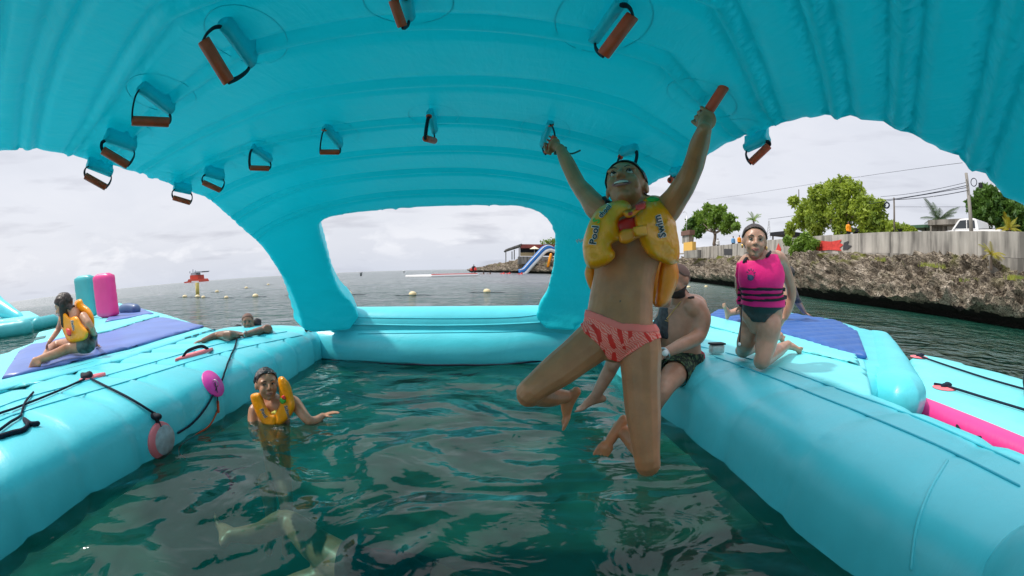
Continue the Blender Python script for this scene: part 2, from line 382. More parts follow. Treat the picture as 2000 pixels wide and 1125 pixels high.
def water():
    # a fine rippled sheet round the rafts inside coarser sheets out to the horizon
    xs = np.concatenate([-np.geomspace(9000, 8, 40), np.arange(-7, 7.01, .09), np.geomspace(8, 9000, 40)])
    ys = np.concatenate([-np.geomspace(9000, 5, 24), np.arange(-4, 8.01, .09), np.geomspace(9, 9000, 60)])
    X, Y = np.meshgrid(xs, ys); Z = np.zeros_like(X)
    for i in range(X.shape[0]):
        for j in range(X.shape[1]):
            x, y = X[i, j], Y[i, j]
            if abs(x) < 7.1 and -4.1 < y < 8.1:
                w = min(1, (7.1-abs(x))/1.5, (8.1-y)/1.5, (y+4.1)/1.5)
                q = Vector((x*1.1+.8*noise.noise(Vector((x*.7, y*.7, 3))), y*1.6+.8*noise.noise(Vector((x*.7, y*.7, 9))), 0))
                Z[i, j] = w*(.050*noise.noise(q*.75)+.009*noise.noise(q*2.0))
    v = np.stack([X, Y, Z], -1).reshape(-1, 3); nx = len(xs); ny = len(ys)
    f = [(i*nx+j, i*nx+j+1, (i+1)*nx+j+1, (i+1)*nx+j) for i in range(ny-1) for j in range(nx-1)]
    me = bpy.data.meshes.new('water'); me.from_pydata(v.tolist(), [], f); me.update()
    tag(link('water', me, M['water']), kind='structure')
    bm = bmesh.new(); bmesh.ops.create_grid(bm, x_segments=4, y_segments=4, size=9500)
    bmesh.ops.translate(bm, verts=bm.verts, vec=(0, 0, -3.2))
    tag(obj('seabed', bm, mat('seabed_sand', (.003, .11, .085), .9, noise_amt=.7, noise_scale=.6)), kind='structure')
water()

# ------------------------------------------------------------------ the big inflatable arch
RC = np.array([-.75, 1.9, 0.]); RA = np.array([2.5, 3.5, 1.86]); RN = 2.6
def roof_dir(al, ph):
    d_ = np.array([math.cos(ph)*math.sin(al), math.cos(ph)*math.cos(al), math.sin(ph)])
    t = 1/((np.abs(d_)**RN).sum())**(1/RN); return RC+RA*d_*t
def roof_inv(P): q = (np.array(P)-RC)/RA; return math.atan2(q[0], q[1]), math.atan2(q[2], math.hypot(q[0], q[1]))
def roof_hit(px, py):
    v = np.array(ray(px, py)); o = np.array([0, 0, H]); lo, hi = 0., 14.
    for _ in range(48):
        m = (lo+hi)/2
        if (np.abs((o+m*v-RC)/RA)**RN).sum() > 1: hi = m
        else: lo = m
    return Vector(o+lo*v)
def roof_normal(P):      # pointing inwards
    q = (np.array(P)-RC)/RA; g = np.sign(q)*np.abs(q)**(RN-1)/RA; return -Vector(g).normalized()
ROOT = empty('inflatable_arch_raft', (-.75, 2.2, 0), 'huge cyan inflatable dome on wide tubes floating round a square pool of sea', 'inflatable dome')
GROOVES = [3.66, 3.18, 2.70, 2.2, 1.7, 1.22, .84, .51, .25, -.03, -.35, -.7, -1.1]
def canopy():
    far = [(705, 665), (700, 620), (690, 596), (666, 570), (652, 540), (640, 500), (628, 460), (627, 436), (660, 423), (750, 412), (850, 406), (950, 404), (1020, 406), (1060, 423), (1080, 455), (1082, 490), (1075, 540), (1066, 572), (1052, 594), (1047, 620), (1045, 665)]
    left = [(592, 640), (575, 585), (545, 530), (500, 472), (420, 402), (360, 374), (300, 352), (230, 332), (170, 318), (110, 304), (60, 299), (0, 302)]
    right = [(1168, 612), (1180, 520), (1215, 430), (1262, 372), (1330, 338), (1400, 299), (1480, 264), (1560, 242), (1640, 234), (1700, 243), (1750, 262), (1850, 308), (1930, 362), (2000, 415)]
    polys = []
    P = [roof_inv(roof_hit(*p)) for p in far]; polys.append(P)
    # the far opening again on the side behind the camera
    polys.append([(PI-a, p) for a, p in P])
    Lp = [roof_inv(roof_hit(*p)) for p in left]
    Lp += [(-2.24, .90), (-2.38, .62), (-2.45, .32), (-2.46, .16), (-1.6, .14), (Lp[0][0], .16)]; polys.append(Lp)
    Rp = [roof_inv(roof_hit(*p)) for p in right]
    Rp += [(Rp[-1][0]+.10, Rp[-1][1]-.14), (Rp[-1][0]+.17, .42), (Rp[-1][0]+.19, .18), (Rp[0][0], .18)]; polys.append(Rp)
    sm_ = []
    for pl in polys:
        sm_.append(np.array([(q.x, q.y) for q in catmull([Vector((a, b, 0)) for a, b in pl], 5, True)]))
    NA, NP = 720, 210; ph0 = .20
    al = np.linspace(-PI, PI, NA, endpoint=False); ph = np.linspace(ph0, PI/2-.004, NP)
    AL, PH = np.meshgrid(al, ph, indexing='ij')
    ac = AL+PI/NA; pc = PH+(ph[1]-ph[0])/2; hole = np.zeros_like(AL, bool)
    for pl in sm_:
        for off in (-2*PI, 0, 2*PI):
            x = ac+off; ins = np.zeros_like(hole); q = np.roll(pl, -1, 0)
            for (x1, y1), (x2, y2) in zip(pl, q):
                c = (y1 > pc) != (y2 > pc)
                with np.errstate(divide='ignore', invalid='ignore'): ins ^= c & (x < (x2-x1)*(pc-y1)/(y2-y1+1e-15)+x1)
            hole |= ins
    d_ = np.stack([np.cos(PH)*np.sin(AL), np.cos(PH)*np.cos(AL), np.sin(PH)], -1)
    t = 1/((np.abs(d_)**RN).sum(-1))**(1/RN); Pin = RC+RA*d_*t[..., None]
    q = (Pin-RC)/RA; g = np.sign(q)*np.abs(q)**(RN-1)/RA; g /= np.linalg.norm(g, axis=-1, keepdims=True)
    Pout = Pin+g*(.30+.06*(PH[..., None] < .5)); nv = NA*NP
    V = np.concatenate([Pin.reshape(-1, 3), Pout.reshape(-1, 3), [RC+RA*[0, 0, 1], RC+RA*[0, 0, 1]+[0, 0, .30]]])
    keep = ~hole; keep[:, -1] = False; F = []
    ix = lambda i, j: (i % NA)*NP+j
    for i in range(NA):
        for j in range(NP-1):
            if not keep[i, j]: continue
            a, b, c, e = ix(i, j), ix(i+1, j), ix(i+1, j+1), ix(i, j+1)
            F.append((a, b, c, e)); F.append((a+nv, e+nv, c+nv, b+nv))
            for (u, w, k2) in ((a, b, keep[i, j-1] if j else False), (c, e, keep[i, j+1] if j < NP-2 else True), (b, c, keep[(i+1) % NA, j]), (e, a, keep[i-1, j])):
                if not k2: F.append((w, u, u+nv, w+nv))
        a, b = ix(i, NP-1), ix(i+1, NP-1); F.append((a, b, 2*nv)); F.append((b+nv, a+nv, 2*nv+1))
    me = bpy.data.meshes.new('c'); me.from_pydata(V.tolist(), [], F); me.update()
    bm = bmesh.new(); bm.from_mesh(me); bpy.data.meshes.remove(me)
    r = remesh(bm, .022, 10, .5)
    co = coords(r).astype(np.float64); no = vnormals(r)
    # welded seams between the tubes of the vault, running over it from side to side
    w = np.clip((co[:, 2]-.95)/.4, 0, 1); dsp = np.zeros(len(co))
    wob = .015*np.sin(co[:, 0]*2.3+1)+.01*np.sin(co[:, 0]*5.1)
    cx = co[:, 0]-RC[0]
    for k, gy in enumerate(GROOVES):
        fan = (1.1*np.clip(co[:, 0]-.45, 0, 9)+.5*np.clip(-.9-co[:, 0], 0, 9))*np.clip((2.2-co[:, 1])/1.0, 0, 1)
        yy = co[:, 1]-fan-gy-wob*.6*(1 if k % 2 else -1)-.012*cx*cx*(1 if gy > 1.9 else 0)
        am = .40+.75*np.clip(np.abs(co[:, 1]-1.8)/1.1, 0, 1); am = np.maximum(am, np.clip((np.abs(cx)-.9)*1.2, 0, 1))
        for o_ in (-.05, .05): dsp -= .027*am*np.exp(-((yy-o_)/.020)**2)
        dsp += .010*np.exp(-(yy/.03)**2)
    qg = (co-RC)/RA; gg = np.sign(qg)*np.abs(qg)**(RN-1)/RA; gg /= np.linalg.norm(gg, axis=1, keepdims=True)
    al_ = np.clip((np.abs((gg*no).sum(1))-.72)/.26, 0, 1)*.85+.15
    co += no*(dsp*w*al_)[:, None]
    # wrinkles pulled out of the corners of the far opening and down the legs
    leg = 1-w
    wr = np.array([noise.noise(Vector((c[0]*5, c[1]*5, c[2]*2.2)))*.010+abs(noise.noise(Vector((c[0]*2.5+c[2]*5, c[1]*2.5, c[2]*9))))*-.014 if l > .05 else 0. for c, l in zip(co, leg)])
    co += no*(wr*leg*np.clip(al_, .2, 1))[:, None]
    setco(r, co); me = r; me.name = 'canopy'
    return link('canopy', me, M['canopy'], ROOT)
canopy()

def pontoon(name, path, hw, zc, hz, m, n_exp=3.0, seam=.5, amp=.035, parent=None, closed_caps=True, seg=40, ds=.05, ribdir=1, top_flat=None):
    """an inflated tube with a flattened section; path = list of (x, y), hw half width, hz half height, drawn in at each weld"""
    P = catmull([Vector((*p, 0)) if len(p) == 2 else Vector(p) for p in path], 24)
    L_ = [0]
    for a, b in zip(P, P[1:]): L_.append(L_[-1]+(b-a).length)
    tot = L_[-1]; ns = max(8, int(tot/ds)); samp = []
    k = 0
    for i in range(ns+1):
        s = tot*i/ns
        while k < len(L_)-2 and L_[k+1] < s: k += 1
        t = (s-L_[k])/max(L_[k+1]-L_[k], 1e-9); samp.append((P[k].lerp(P[min(k+1, len(P)-1)], t), s))
    bm = bmesh.new(); rings = []
    for i, (p, s) in enumerate(samp):
        a = samp[max(i-1, 0)][0]; b = samp[min(i+1, ns)][0]; T = (b-a).normalized(); R_ = Vector((T.y, -T.x, 0)).normalized(); U = Vector((0, 0, 1))
        e = max(min(s, tot-s), 0.); endf = (1-(1-min(e/(.55*hz), 1))**2)**.5 if closed_caps else 1; endf = max(endf, .12)
        sf = 1-amp*abs(math.cos(PI*s/seam))**20; ring = []
        hwv = hw(s/tot) if callable(hw) else hw
        for q in range(seg):
            th = 2*PI*q/seg; c, sn = math.cos(th), math.sin(th)
            x = math.copysign(abs(c)**(2/n_exp), c); z = math.copysign(abs(sn)**(2/n_exp), sn)
            k1 = sf*(1+.012*noise.noise(Vector((s*2.2, q*.35, zc*9))))
            ring.append(bm.verts.new(p+Vector((0, 0, zc))+R_*(x*hwv*(1-(1-endf)*hz/hwv))*(1-(1-k1)*hz/hwv)+U*(z*hz*endf*k1)))
        rings.append(ring)
    for a, b in zip(rings, rings[1:]):
        for q in range(seg): bm.faces.new((a[q], a[(q+1) % seg], b[(q+1) % seg], b[q]))
    bm.faces.new(rings[0][::-1]); bm.faces.new(rings[-1])
    bmesh.ops.recalc_face_normals(bm, faces=bm.faces)
    return obj(name, bm, m, parent)
pl = pontoon('side_tube', [(-3.28, -2.2), (-3.25, 0), (-3.28, 1.5), (-3.30, 3.2), (-3.42, 5.60)], .98, .10, .34, M['vinyl'], 3.4, .52, .09, ROOT)
pr = pontoon('side_tube', [(2.04, -.1), (1.96, .8), (1.85, 2.0), (1.75, 3.5), (1.63, 5.95)], .60, .08, .38, M['vinyl'], 3.2, .60, .05, ROOT)
fl = pontoon('end_tube', [(-2.75, 5.72), (-1.8, 5.46), (-.8, 5.38), (.1, 5.46), (1.25, 5.85)], .30, .12, .31, M['vinyl'], 2.1, 9, .0, ROOT)
fu = pontoon('sill_tube', [(-2.35, 5.58), (-1.5, 5.50), (-.8, 5.47), (0, 5.50), (.85, 5.62)], .24, .43, .22, M['vinyl'], 2.0, 9, .0, ROOT)
nr = pontoon('end_tube', [(-3.3, -2.35), (-.8, -2.2), (1.7, -2.4)], .32, .12, .31, M['vinyl'], 2.1, 9, 0, ROOT)
nb = pontoon('corner_bolster', [(1.30, .34), (1.65, .30), (2.1, .30)], .28, .26, .30, M['vinyl'], 2.1, .45, .05, ROOT)
pj = pontoon('side_tube', [(1.95, -2.5), (1.92, -1.2), (1.88, .15)], .66, .08, .40, M['vinyl'], 2.5, .6, .03, ROOT)
def surf_line(pts, r, name, m, parent, lift=.0, n=6):
    bm = bmesh.new(); tube(bm, catmull(pts, n), r, 6); return obj(name, bm, m, parent)
# welds running along the tubes
def ray_obj(px, py, obs, fallback_z=.42):
    """where a picture ray meets the first of some meshes"""
    o = Vector((0, 0, H)); v = ray(px, py); best = None
    for ob in obs:
        ok, loc, no, _ = ob.ray_cast(o, v)
        if ok and (best is None or (loc-o).length < (best[0]-o).length): best = (loc, no)
    return best or (atz(px, py, fallback_z), Vector((0, 0, 1)))
def weld(pxs, obs, r=.010, name='weld', m=None, lift=.002, fz=.42):
    P = []
    C = catmull([Vector((*p, 0)) for p in pxs], 10)
    for c in C:
        l, n_ = ray_obj(c.x, c.y, obs, fz); P.append(l+n_*lift)
    bm = bmesh.new(); tube(bm, P, r, 6); return obj(name, bm, m or M['seam'], ROOT)
weld([(598, 637), (700, 634), (850, 636), (1000, 633), (1140, 624)], [fl, fu], .012, fz=.42, m=M['vinyl'])
weld([(700, 652), (860, 650), (1000, 648), (1130, 640)], [fl], .006)
weld([(690, 620), (850, 622), (1000, 620), (1070, 612)], [fu, fl], .005)
weld([(1375, 690), (1500, 735), (1600, 775), (1700, 815), (1850, 880), (1990, 950)], [pr], .007)
weld([(1362, 676), (1500, 712), (1650, 765), (1800, 820), (1990, 905)], [pr], .006)
weld([(1780, 1110), (1790, 1030), (1815, 960), (1850, 900)], [pr, nb, pj], .008, m=M['vinyl'])
weld([(590, 655), (430, 690), (250, 745), (60, 800), (0, 822)], [pl], .006)
weld([(560, 648), (430, 672), (250, 722), (60, 775), (0, 795)], [pl], .006)
# ------------------------------------------------------------------ grab handles under the vault
def handle(a, b, ftop, drop=.17):
    """a, b picture ends of the orange grip; ftop = picture middle of the flap's root on the vault"""
    root = roof_hit(*ftop); zg = root.z-drop
    # grip: both ends at one height under the vault
    mid = ((a[0]+b[0])/2, (a[1]+b[1])/2)
    v = ray(*mid); dist = (root-Vector((0, 0, H))).length*.985
    Pm = Vector((0, 0, H))+v*dist
    if Pm.z > root.z-.09: Pm = Vector((0, 0, H))+v*(dist*.96)
    A = Vector((0, 0, H))+ray(*a)*dist; B = Vector((0, 0, H))+ray(*b)*dist
    return root, Pm, A, B
HANDLES = [  # grip end, grip end, flap root near end, flap root far end, flap lip near end, flap lip far end
    ((397, 78), (447, 160), (456, 36), (508, 106), (428, 52), (487, 132)),
    ((258, 236), (331, 239), (287, 162), (345, 205), (270, 178), (331, 224)),
    ((200, 293), (250, 323), (214, 252), (268, 272), (204, 275), (262, 296)),
    ((166, 343), (207, 366), (175, 310), (221, 328), (171, 326), (217, 344)),
    ((338, 386), (372, 396), (341, 358), (374, 363), (340, 371), (373, 378)),
    ((396, 356), (431, 372), (402, 326), (437, 333), (400, 342), (437, 352)),
    ((488, 328), (526, 329), (497, 285), (530, 306), (491, 293), (528, 318)),
    ((625, 297), (663, 297), (640, 245), (668, 272), (633, 253), (664, 290)),
    ((831, 270), (849, 275), (842, 214), (851, 236), (838, 226), (848, 262)),
    ((1066, 300), (1084, 266), (1072, 238), (1058, 268), (1076, 244), (1060, 290)),
    ((1206, 322), (1236, 330), (1210, 292), (1240, 282), (1212, 306), (1243, 296)),
    ((1309, 352), (1322, 354), (1311, 330), (1330, 328), (1310, 344), (1326, 342)),
    ((1466, 318), (1502, 284), (1452, 280), (1494, 262), (1458, 296), (1498, 278)),
    ((1378, 226), (1418, 164), (1385, 180), (1358, 205), (1408, 168), (1372, 214)),
    ((1178, 108), (1236, 30), (1206, 0), (1150, 78), (1216, 10), (1162, 86)),
    ((768, 0), (786, 52), (795, -20), (800, 26), (792, -4), (799, 42))]
O_ = Vector((0, 0, H)); GRIPS = []
for i, (a, b, c, d_, e, f) in enumerate(HANDLES):
    C_, D_ = roof_hit(*c), roof_hit(*d_); n1 = roof_normal((C_+D_)/2)
    dc, dd = (C_-O_).length, (D_-O_).length
    # depth of every piece follows the vault, hanging a hand's breadth under it
    dm = (dc+dd)/2
    E_, F_ = O_+ray(*e)*dc*.972, O_+ray(*f)*dd*.972
    A_, B_ = O_+ray(*a)*dm*.93, O_+ray(*b)*dm*.93
    if (A_-B_).length < .06:          # seen almost end on: give the grip its length away from the eye
        k = (B_-A_).normalized() if (B_-A_).length > .02 else Vector((1, 0, 0)); r_ = ray((a[0]+b[0])/2, (a[1]+b[1])/2)
        A_ = A_-r_*.055; B_ = B_+r_*.055
    GRIPS.append((A_, B_))
    gr = (A_-B_).length
    rad = min(max(.10*gr+.004, .013), .019)
    # welded oval patch on the vault
    bm = bmesh.new(); cc = (C_+D_)/2; ax = (D_-C_).normalized(); ay = n1.cross(ax).normalized(); ring = []
    for q in range(36):
        th = 2*PI*q/36; p = cc+ax*math.cos(th)*((C_-D_).length*.62+.05)+ay*math.sin(th)*.12
        al, ph = roof_inv(p); s_ = Vector(roof_dir(al, ph)); ring.append(s_-roof_normal(s_)*.001)
    if i in (2, 3, 4, 5, 11, 12): ring = ring[3:9]
    tube(bm, ring, .0017, 6, caps=False)
    hp = obj('handle_patch', bm, M['canopy'], ROOT)
    # sleeve flap
    bm = bmesh.new(); nrm = ((D_-C_).cross(E_-C_)).normalized()*.007; rows = []
    for k in range(7):
        t = k/6; ax1, bx1 = C_.lerp(E_, t), D_.lerp(F_, t); rw = []
        bul = nrm*(1+1.6*math.exp(-((t-.75)/.2)**2))
        for s_ in range(6):
            u = s_/5; rw.append(ax1.lerp(bx1, u)-n1*(.03*(1-t)))
        rows.append([bm.verts.new(p+bul) for p in rw]+[bm.verts.new(p-bul) for p in rw[::-1]])
    for r1_, r2_ in zip(rows, rows[1:]):
        for k in range(12): bm.faces.new((r1_[k], r1_[(k+1) % 12], r2_[(k+1) % 12], r2_[k]))
    bm.faces.new(rows[0]); bm.faces.new(rows[-1][::-1]); bmesh.ops.recalc_face_normals(bm, faces=bm.faces)
    obj('flap', bm, M['canopy'], hp)
    ga, gb = (A_, B_) if (A_-E_).length+(B_-F_).length < (B_-E_).length+(A_-F_).length else (B_, A_)
    for g, s_ in ((ga, E_), (gb, F_)):
        bm = bmesh.new(); o_ = (s_-(E_+F_)/2).normalized()*.012
        tube(bm, catmull([g, g.lerp(s_, .35)+o_, g.lerp(s_, .75)+o_, s_], 5), .0085, 8, flat=.45)
        obj('webbing', bm, M['webbing'], hp)
    bm = bmesh.new(); k = (B_-A_).normalized()
    tube(bm, [A_, A_+k*.004, B_-k*.004, B_], [rad*.92, rad, rad, rad*.92], 16, caps=False)
    obj('grip', bm, M['orange'], hp)
    if i in (7, 8, 9, 10):
        bm = bmesh.new(); tube(bm, [E_, E_+(ga-E_)*.06], .014, 12, caps=False); obj('plug', bm, M['orange'], hp)

# ------------------------------------------------------------------ fittings on the tubes
SURF = [pl, pr, fl, fu, pj, nb, nr]
def on(px, py, lift=0., z=.42):
    l, n_ = ray_obj(px, py, SURF, z); return l+n_*lift, n_
def disc(name, c, rx, ry, m, parent, lift=.006, th=.008, seg=28, ang=0., wave=0.):
    p, n_ = on(*c); t1 = n_.orthogonal().normalized(); t1 = (Matrix.Rotation(ang, 3, n_) @ t1); t2 = n_.cross(t1)
    bm = bmesh.new(); r1, r2 = [], []
    for q in range(seg):
        th_ = 2*PI*q/seg; w = 1+wave*math.sin(3*th_)
        o_ = t1*math.cos(th_)*rx*w+t2*math.sin(th_)*ry*w
        r1.append(bm.verts.new(p+o_+n_*(lift+th*.5))); r2.append(bm.verts.new(p+o_*1.03+n_*(lift-th)))
    tc_ = bm.verts.new(p+n_*(lift+th))
    for q in range(seg):
        q2 = (q+1) % seg; bm.faces.new((tc_, r1[q], r1[q2])); bm.faces.new((r1[q], r2[q], r2[q2], r1[q2]))
    return obj(name, bm, m, parent)
d1 = disc('ring_patch', (416, 749), .125, .11, M['magenta'], ROOT)
p_, n_ = on(418, 752)
bm = bmesh.new(); tube(bm, [p_+n_*.02+Vector((.03*math.cos(t), .0, .03*math.sin(t))) for t in np.linspace(0, 2*PI, 17)], .004, 6); obj('steel_ring', bm, M['steel'], d1)
d2 = disc('ring_patch', (313, 860), .125, .115, M['coral'], ROOT, .012, .02); disc('patch_cover', (317, 858), .10, .095, M['grey'], d2, .03, .012)
d3 = disc('ring_patch', (181, 738), .13, .06, M['coral'], ROOT, .01, .012, ang=.6)
def lump(name, px, py, r, m, parent, sc_=(1, 1, 1), z=.42, lift=.0):
    p, n_ = on(px, py, lift, z); bm = bmesh.new(); ell(bm, p, (r*sc_[0], r*sc_[1], r*sc_[2]), sub=3)
    for v in bm.verts: v.co += (v.co-p).normalized()*r*.35*noise.noise(v.co*22)
    return obj(name, bm, m, parent)
lump('knotted_strap', 170, 740, .06, M['webbing'], d3, (1.2, .9, .6), lift=.02)
lump('knotted_strap', 300, 815, .04, M['webbing'], d2, (1.4, .7, .6), lift=.02)
def rope_on(pxs, r, m, label, lift=.015, n=6, name='rope', cat='rope', sag=None, extra=None):
    P = []
    for c in catmull([Vector((*p, 0)) for p in pxs], n):
        l, n_ = on(c.x, c.y); P.append(l+n_*lift)
    if extra: P += extra
    bm = bmesh.new(); tube(bm, P, r, 7)
    o = obj(name, bm, m); tag(o, label, cat); return o, P
def strap_px(pxs, r, name, m, parent, flat=.3):
    P = [on(*p, .018)[0] for p in pxs]; bm = bmesh.new(); tube(bm, catmull(P, 5), r, 8, flat=flat); return obj(name, bm, m, parent)
strap_px([(300, 812), (306, 828), (313, 845)], .022, 'webbing_strap', M['webbing'], d2)
strap_px([(418, 752), (421, 768), (422, 785)], .016, 'webbing_strap', M['webbing'], d1)
strap_px([(422, 785), (423, 803)], .014, 'orange_strap', M['orange'], d1)
G_ = 'ropes lying on the left tube'
r1_, _ = rope_on([(0, 812), (60, 790), (120, 765), (170, 742)], .0085, M['rope'], 'navy rope running left from the coral patch to the frame edge'); tag(r1_, group=G_)
r2_, _ = rope_on([(178, 743), (205, 757), (250, 780), (297, 808)], .009, M['rope'], 'navy rope between the coral patch and the grey disc on the left tube'); tag(r2_, group=G_)
r3_, _ = rope_on([(420, 760), (400, 795), (375, 825), (345, 845)], .0085, M['rope'], 'navy rope between the magenta disc and the grey disc'); tag(r3_, group=G_)
r4_, _ = rope_on([(464, 660), (458, 682), (445, 710), (434, 740), (430, 752)], .0085, M['rope'], 'dark rope from under the resting man\'s hand down to the magenta disc'); tag(r4_, group=G_)
r5_, _ = rope_on([(66, 770), (50, 790), (42, 815), (20, 830), (0, 845)], .009, M['rope'], 'loose navy rope end crossing the tube above the frayed knot'); tag(r5_, group=G_)
r6_, _ = rope_on([(0, 858), (25, 850), (45, 845), (55, 835), (48, 824), (60, 832), (74, 832)], .015, M['rope'], 'frayed navy rope knot lying on the tube at the left frame edge'); tag(r6_, group=G_)
# orange line trailing into the water
P = [on(424, 800, .01)[0]]+[atz(x, y, z) for x, y, z in ((410, 830, .03), (385, 848, .01), (355, 868, .005), (350, 885, -.01), (362, 895, -.04))]
bm = bmesh.new(); tube(bm, catmull(P, 6), .007, 6); tag(obj('rope', bm, M['redrope']), 'thin orange line trailing from the magenta disc into the pool', 'rope')
# boarding handle on the left tube
hb = disc('handle_base', (380, 693), .26, .045, M['coral'], ROOT, .006, .01, ang=0)
me_ = hb.data
# align it with the picture: rebuild along two picked points
bm = bmesh.new(); A_, nA = on(343, 706, .012); B_, nB = on(416, 683, .012)
tube(bm, catmull([A_, A_.lerp(B_, .3)+Vector((0, 0, .004)), A_.lerp(B_, .7)+Vector((0, 0, .004)), B_], 6), interp([.012, .055, .055, .012], 6), 12, flat=.25, up=(0, 0, 1)) if False else None
bm.free(); bm = bmesh.new(); ax = (B_-A_).normalized(); up_ = nA; sd_ = up_.cross(ax); ring = []
L_ = (B_-A_).length; cc = (A_+B_)/2; tcv = bm.verts.new(cc+up_*.012)
ra, rb = [], []
for q in range(32):
    t = 2*PI*q/32; o_ = ax*math.cos(t)*L_*.5+sd_*math.sin(t)*.055*(1-.5*abs(math.cos(t))**3)
    ra.append(bm.verts.new(cc+o_+up_*.010)); rb.append(bm.verts.new(cc+o_*1.02-up_*.01))
for q in range(32):
    q2 = (q+1) % 32; bm.faces.new((tcv, ra[q], ra[q2])); bm.faces.new((ra[q], rb[q], rb[q2], ra[q2]))
bpy.data.objects.remove(hb); hb = obj('handle_base', bm, M['coral'], ROOT)
bm = bmesh.new(); tube(bm, catmull([A_.lerp(B_, .2)+up_*.01, A_.lerp(B_, .35)+up_*.05, A_.lerp(B_, .7)+up_*.055, A_.lerp(B_, .86)+up_*.01], 6), .016, 8, flat=.5, up=tuple(up_)); obj('webbing_loop', bm, M['webbing'], hb)
# plugs at the feet of the far legs
for (x, y) in ((603, 646), (1118, 636)):
    v_ = lump('valve', x, y, .035, M['orange'], ROOT, (1.2, .8, .7), lift=.01); lump('strap_end', x-6, y+2, .026, M['webbing'], v_, lift=.03)
# small printed mark on the far right leg
bm = bmesh.new(); q0 = roof_hit(1131, 473)
for k in range(9): box(bm, roof_hit(1126+k*2.0, 470+2*math.sin(k*2))-ray(1131, 473)*.02, (.008, .006, .022+.01*(k % 2)))
tag(obj('printed_mark', bm, M['white'], ROOT), kind='stuff')
lump('valve', 1366, 700, .05, M['red_dark'], ROOT, (1.1, 1., .9), lift=.02)
# dark rope in front of the man's knees under the far tube
bm = bmesh.new(); tube(bm, [Vector((p.x, p.y-.005, .012+.012*noise.noise(p*4))) for p in catmull([atz(620, 703), atz(730, 711), atz(860, 715), atz(1000, 712), atz(1120, 700)], 20)], .012, 6); obj('edge_rope', bm, M['rope'], ROOT)

# ------------------------------------------------------------------ rafts alongside
def slab(name, poly, ztop, th, m, parent, rim=.12, sub=.18, wav=.008, ribs=None):
    """a flat inflated raft: polygon (x, y), rounded rim, pillowed top"""
    n = len(poly); A = np.array(poly, float); B = np.roll(A, -1, 0)
    def dist(p):
        d_ = B-A; t = np.clip(((p-A)*d_).sum(1)/((d_**2).sum(1)+1e-9), 0, 1); return float(np.sqrt((((A+d_*t[:, None])-p)**2).sum(1)).min())
    def inside(p):
        x, y = p; c = (A[:, 1] > y) != (B[:, 1] > y); xi = (B[:, 0]-A[:, 0])*(y-A[:, 1])/(B[:, 1]-A[:, 1]+1e-12)+A[:, 0]; return bool((c & (x < xi)).sum() % 2)
    V = []
    for a, b in zip(A, B):
        k = max(1, int(np.linalg.norm(b-a)/sub)); V += [Vector(a+(b-a)*i/k) for i in range(k)]
    nb_ = len(V); levels = (.04, .12, .3, .6, 1.)
    x0, y0 = A.min(0); x1, y1 = A.max(0); y = y0
    while y < y1:
        x = x0
        while x < x1:
            p = np.array((x, y))
            if inside(p) and dist(p) > rim*.2: V.append(Vector(p))
            x += sub
        y += sub
    # extra rows close to the rim
    for lv in levels[:-1]:
        for i in range(nb_):
            p = V[i]; t = (V[(i+1) % nb_]-V[i-1]).normalized(); nn = Vector((-t.y, t.x))
            for s_ in (1, -1):
                q = p+nn*rim*lv*s_
                if inside(np.array(q)) and dist(np.array(q)) > rim*lv*.8: V.append(q); break
    vs, _, fs, *_r = delaunay_2d_cdt(V, [(i, (i+1) % nb_) for i in range(nb_)], [], 1, .004)
    bm = bmesh.new(); T, Bt = [], []; zm = ztop-min(th*.5, rim)
    for v in vs:
        dd = dist(np.array(v)); q = 1-min(dd/rim, 1); h = math.sqrt(max(1-q*q, 0))
        z = zm+(ztop-zm)*h+wav*noise.noise(Vector((v.x*2.2, v.y*2.2, ztop)))*h
        if ribs: ax_, sp_, am_ = ribs; s_ = v.x*ax_[0]+v.y*ax_[1]; z -= am_*abs(math.cos(PI*s_/sp_))**8*h
        T.append(bm.verts.new((v.x, v.y, z))); Bt.append(bm.verts.new((v.x, v.y, zm-(zm-(ztop-th))*h)) if dd > .002 else T[-1])
    for f in fs:
        c = sum((vs[i] for i in f), Vector((0, 0)))/len(f)
        if not inside(np.array(c)): continue
        for L_, rv in ((T, 0), (Bt, 1)):
            q = [L_[i] for i in f]
            try: bm.faces.new(q[::-1] if rv else q)
            except ValueError: pass
    bmesh.ops.recalc_face_normals(bm, faces=bm.faces); return obj(name, bm, m, parent)
def zpoly(pxs, z): return [tuple(atz(*p, z)[:2]) for p in pxs]
def area_fix(p):
    a = sum(p[i][0]*p[(i+1) % len(p)][1]-p[(i+1) % len(p)][0]*p[i][1] for i in range(len(p))); return p if a > 0 else p[::-1]
LR = empty('floating_mat', (-6.5, 4.5, 0), 'cyan and purple floating mat with the seated girl left of the dome', 'floating mat')
ZL = .40
LM = [(-4.30, 1.0), (-4.30, 3.2)]+zpoly([(425, 640), (330, 612), (232, 590), (160, 600), (108, 640), (70, 648), (58, 668), (0, 690)], ZL)+[(-7.5, 1.6), (-6.5, .9)]
SL = [slab('base', area_fix(LM), ZL, .42, M['vinyl_light'], LR, .16, .3)]
SL.append(slab('purple_deck', area_fix(zpoly([(2, 735), (36, 684), (60, 672), (140, 655), (195, 640), (318, 618), (398, 635), (250, 676), (120, 708)], ZL+.03)), ZL+.035, .06, M['purple'], LR, .05, .2, .012, ((.5, .86), .55, .012)))
SL.append(slab('purple_deck', area_fix(zpoly([(205, 627), (228, 598), (262, 596), (300, 611)], ZL+.03)), ZL+.035, .06, M['purple'], LR, .05, .2, .012))
slab('cyan_strip', area_fix(zpoly([(150, 660), (190, 637), (285, 614), (312, 616), (215, 645)], ZL+.05)), ZL+.06, .05, M['vinyl_light'], LR, .04, .2, .006)
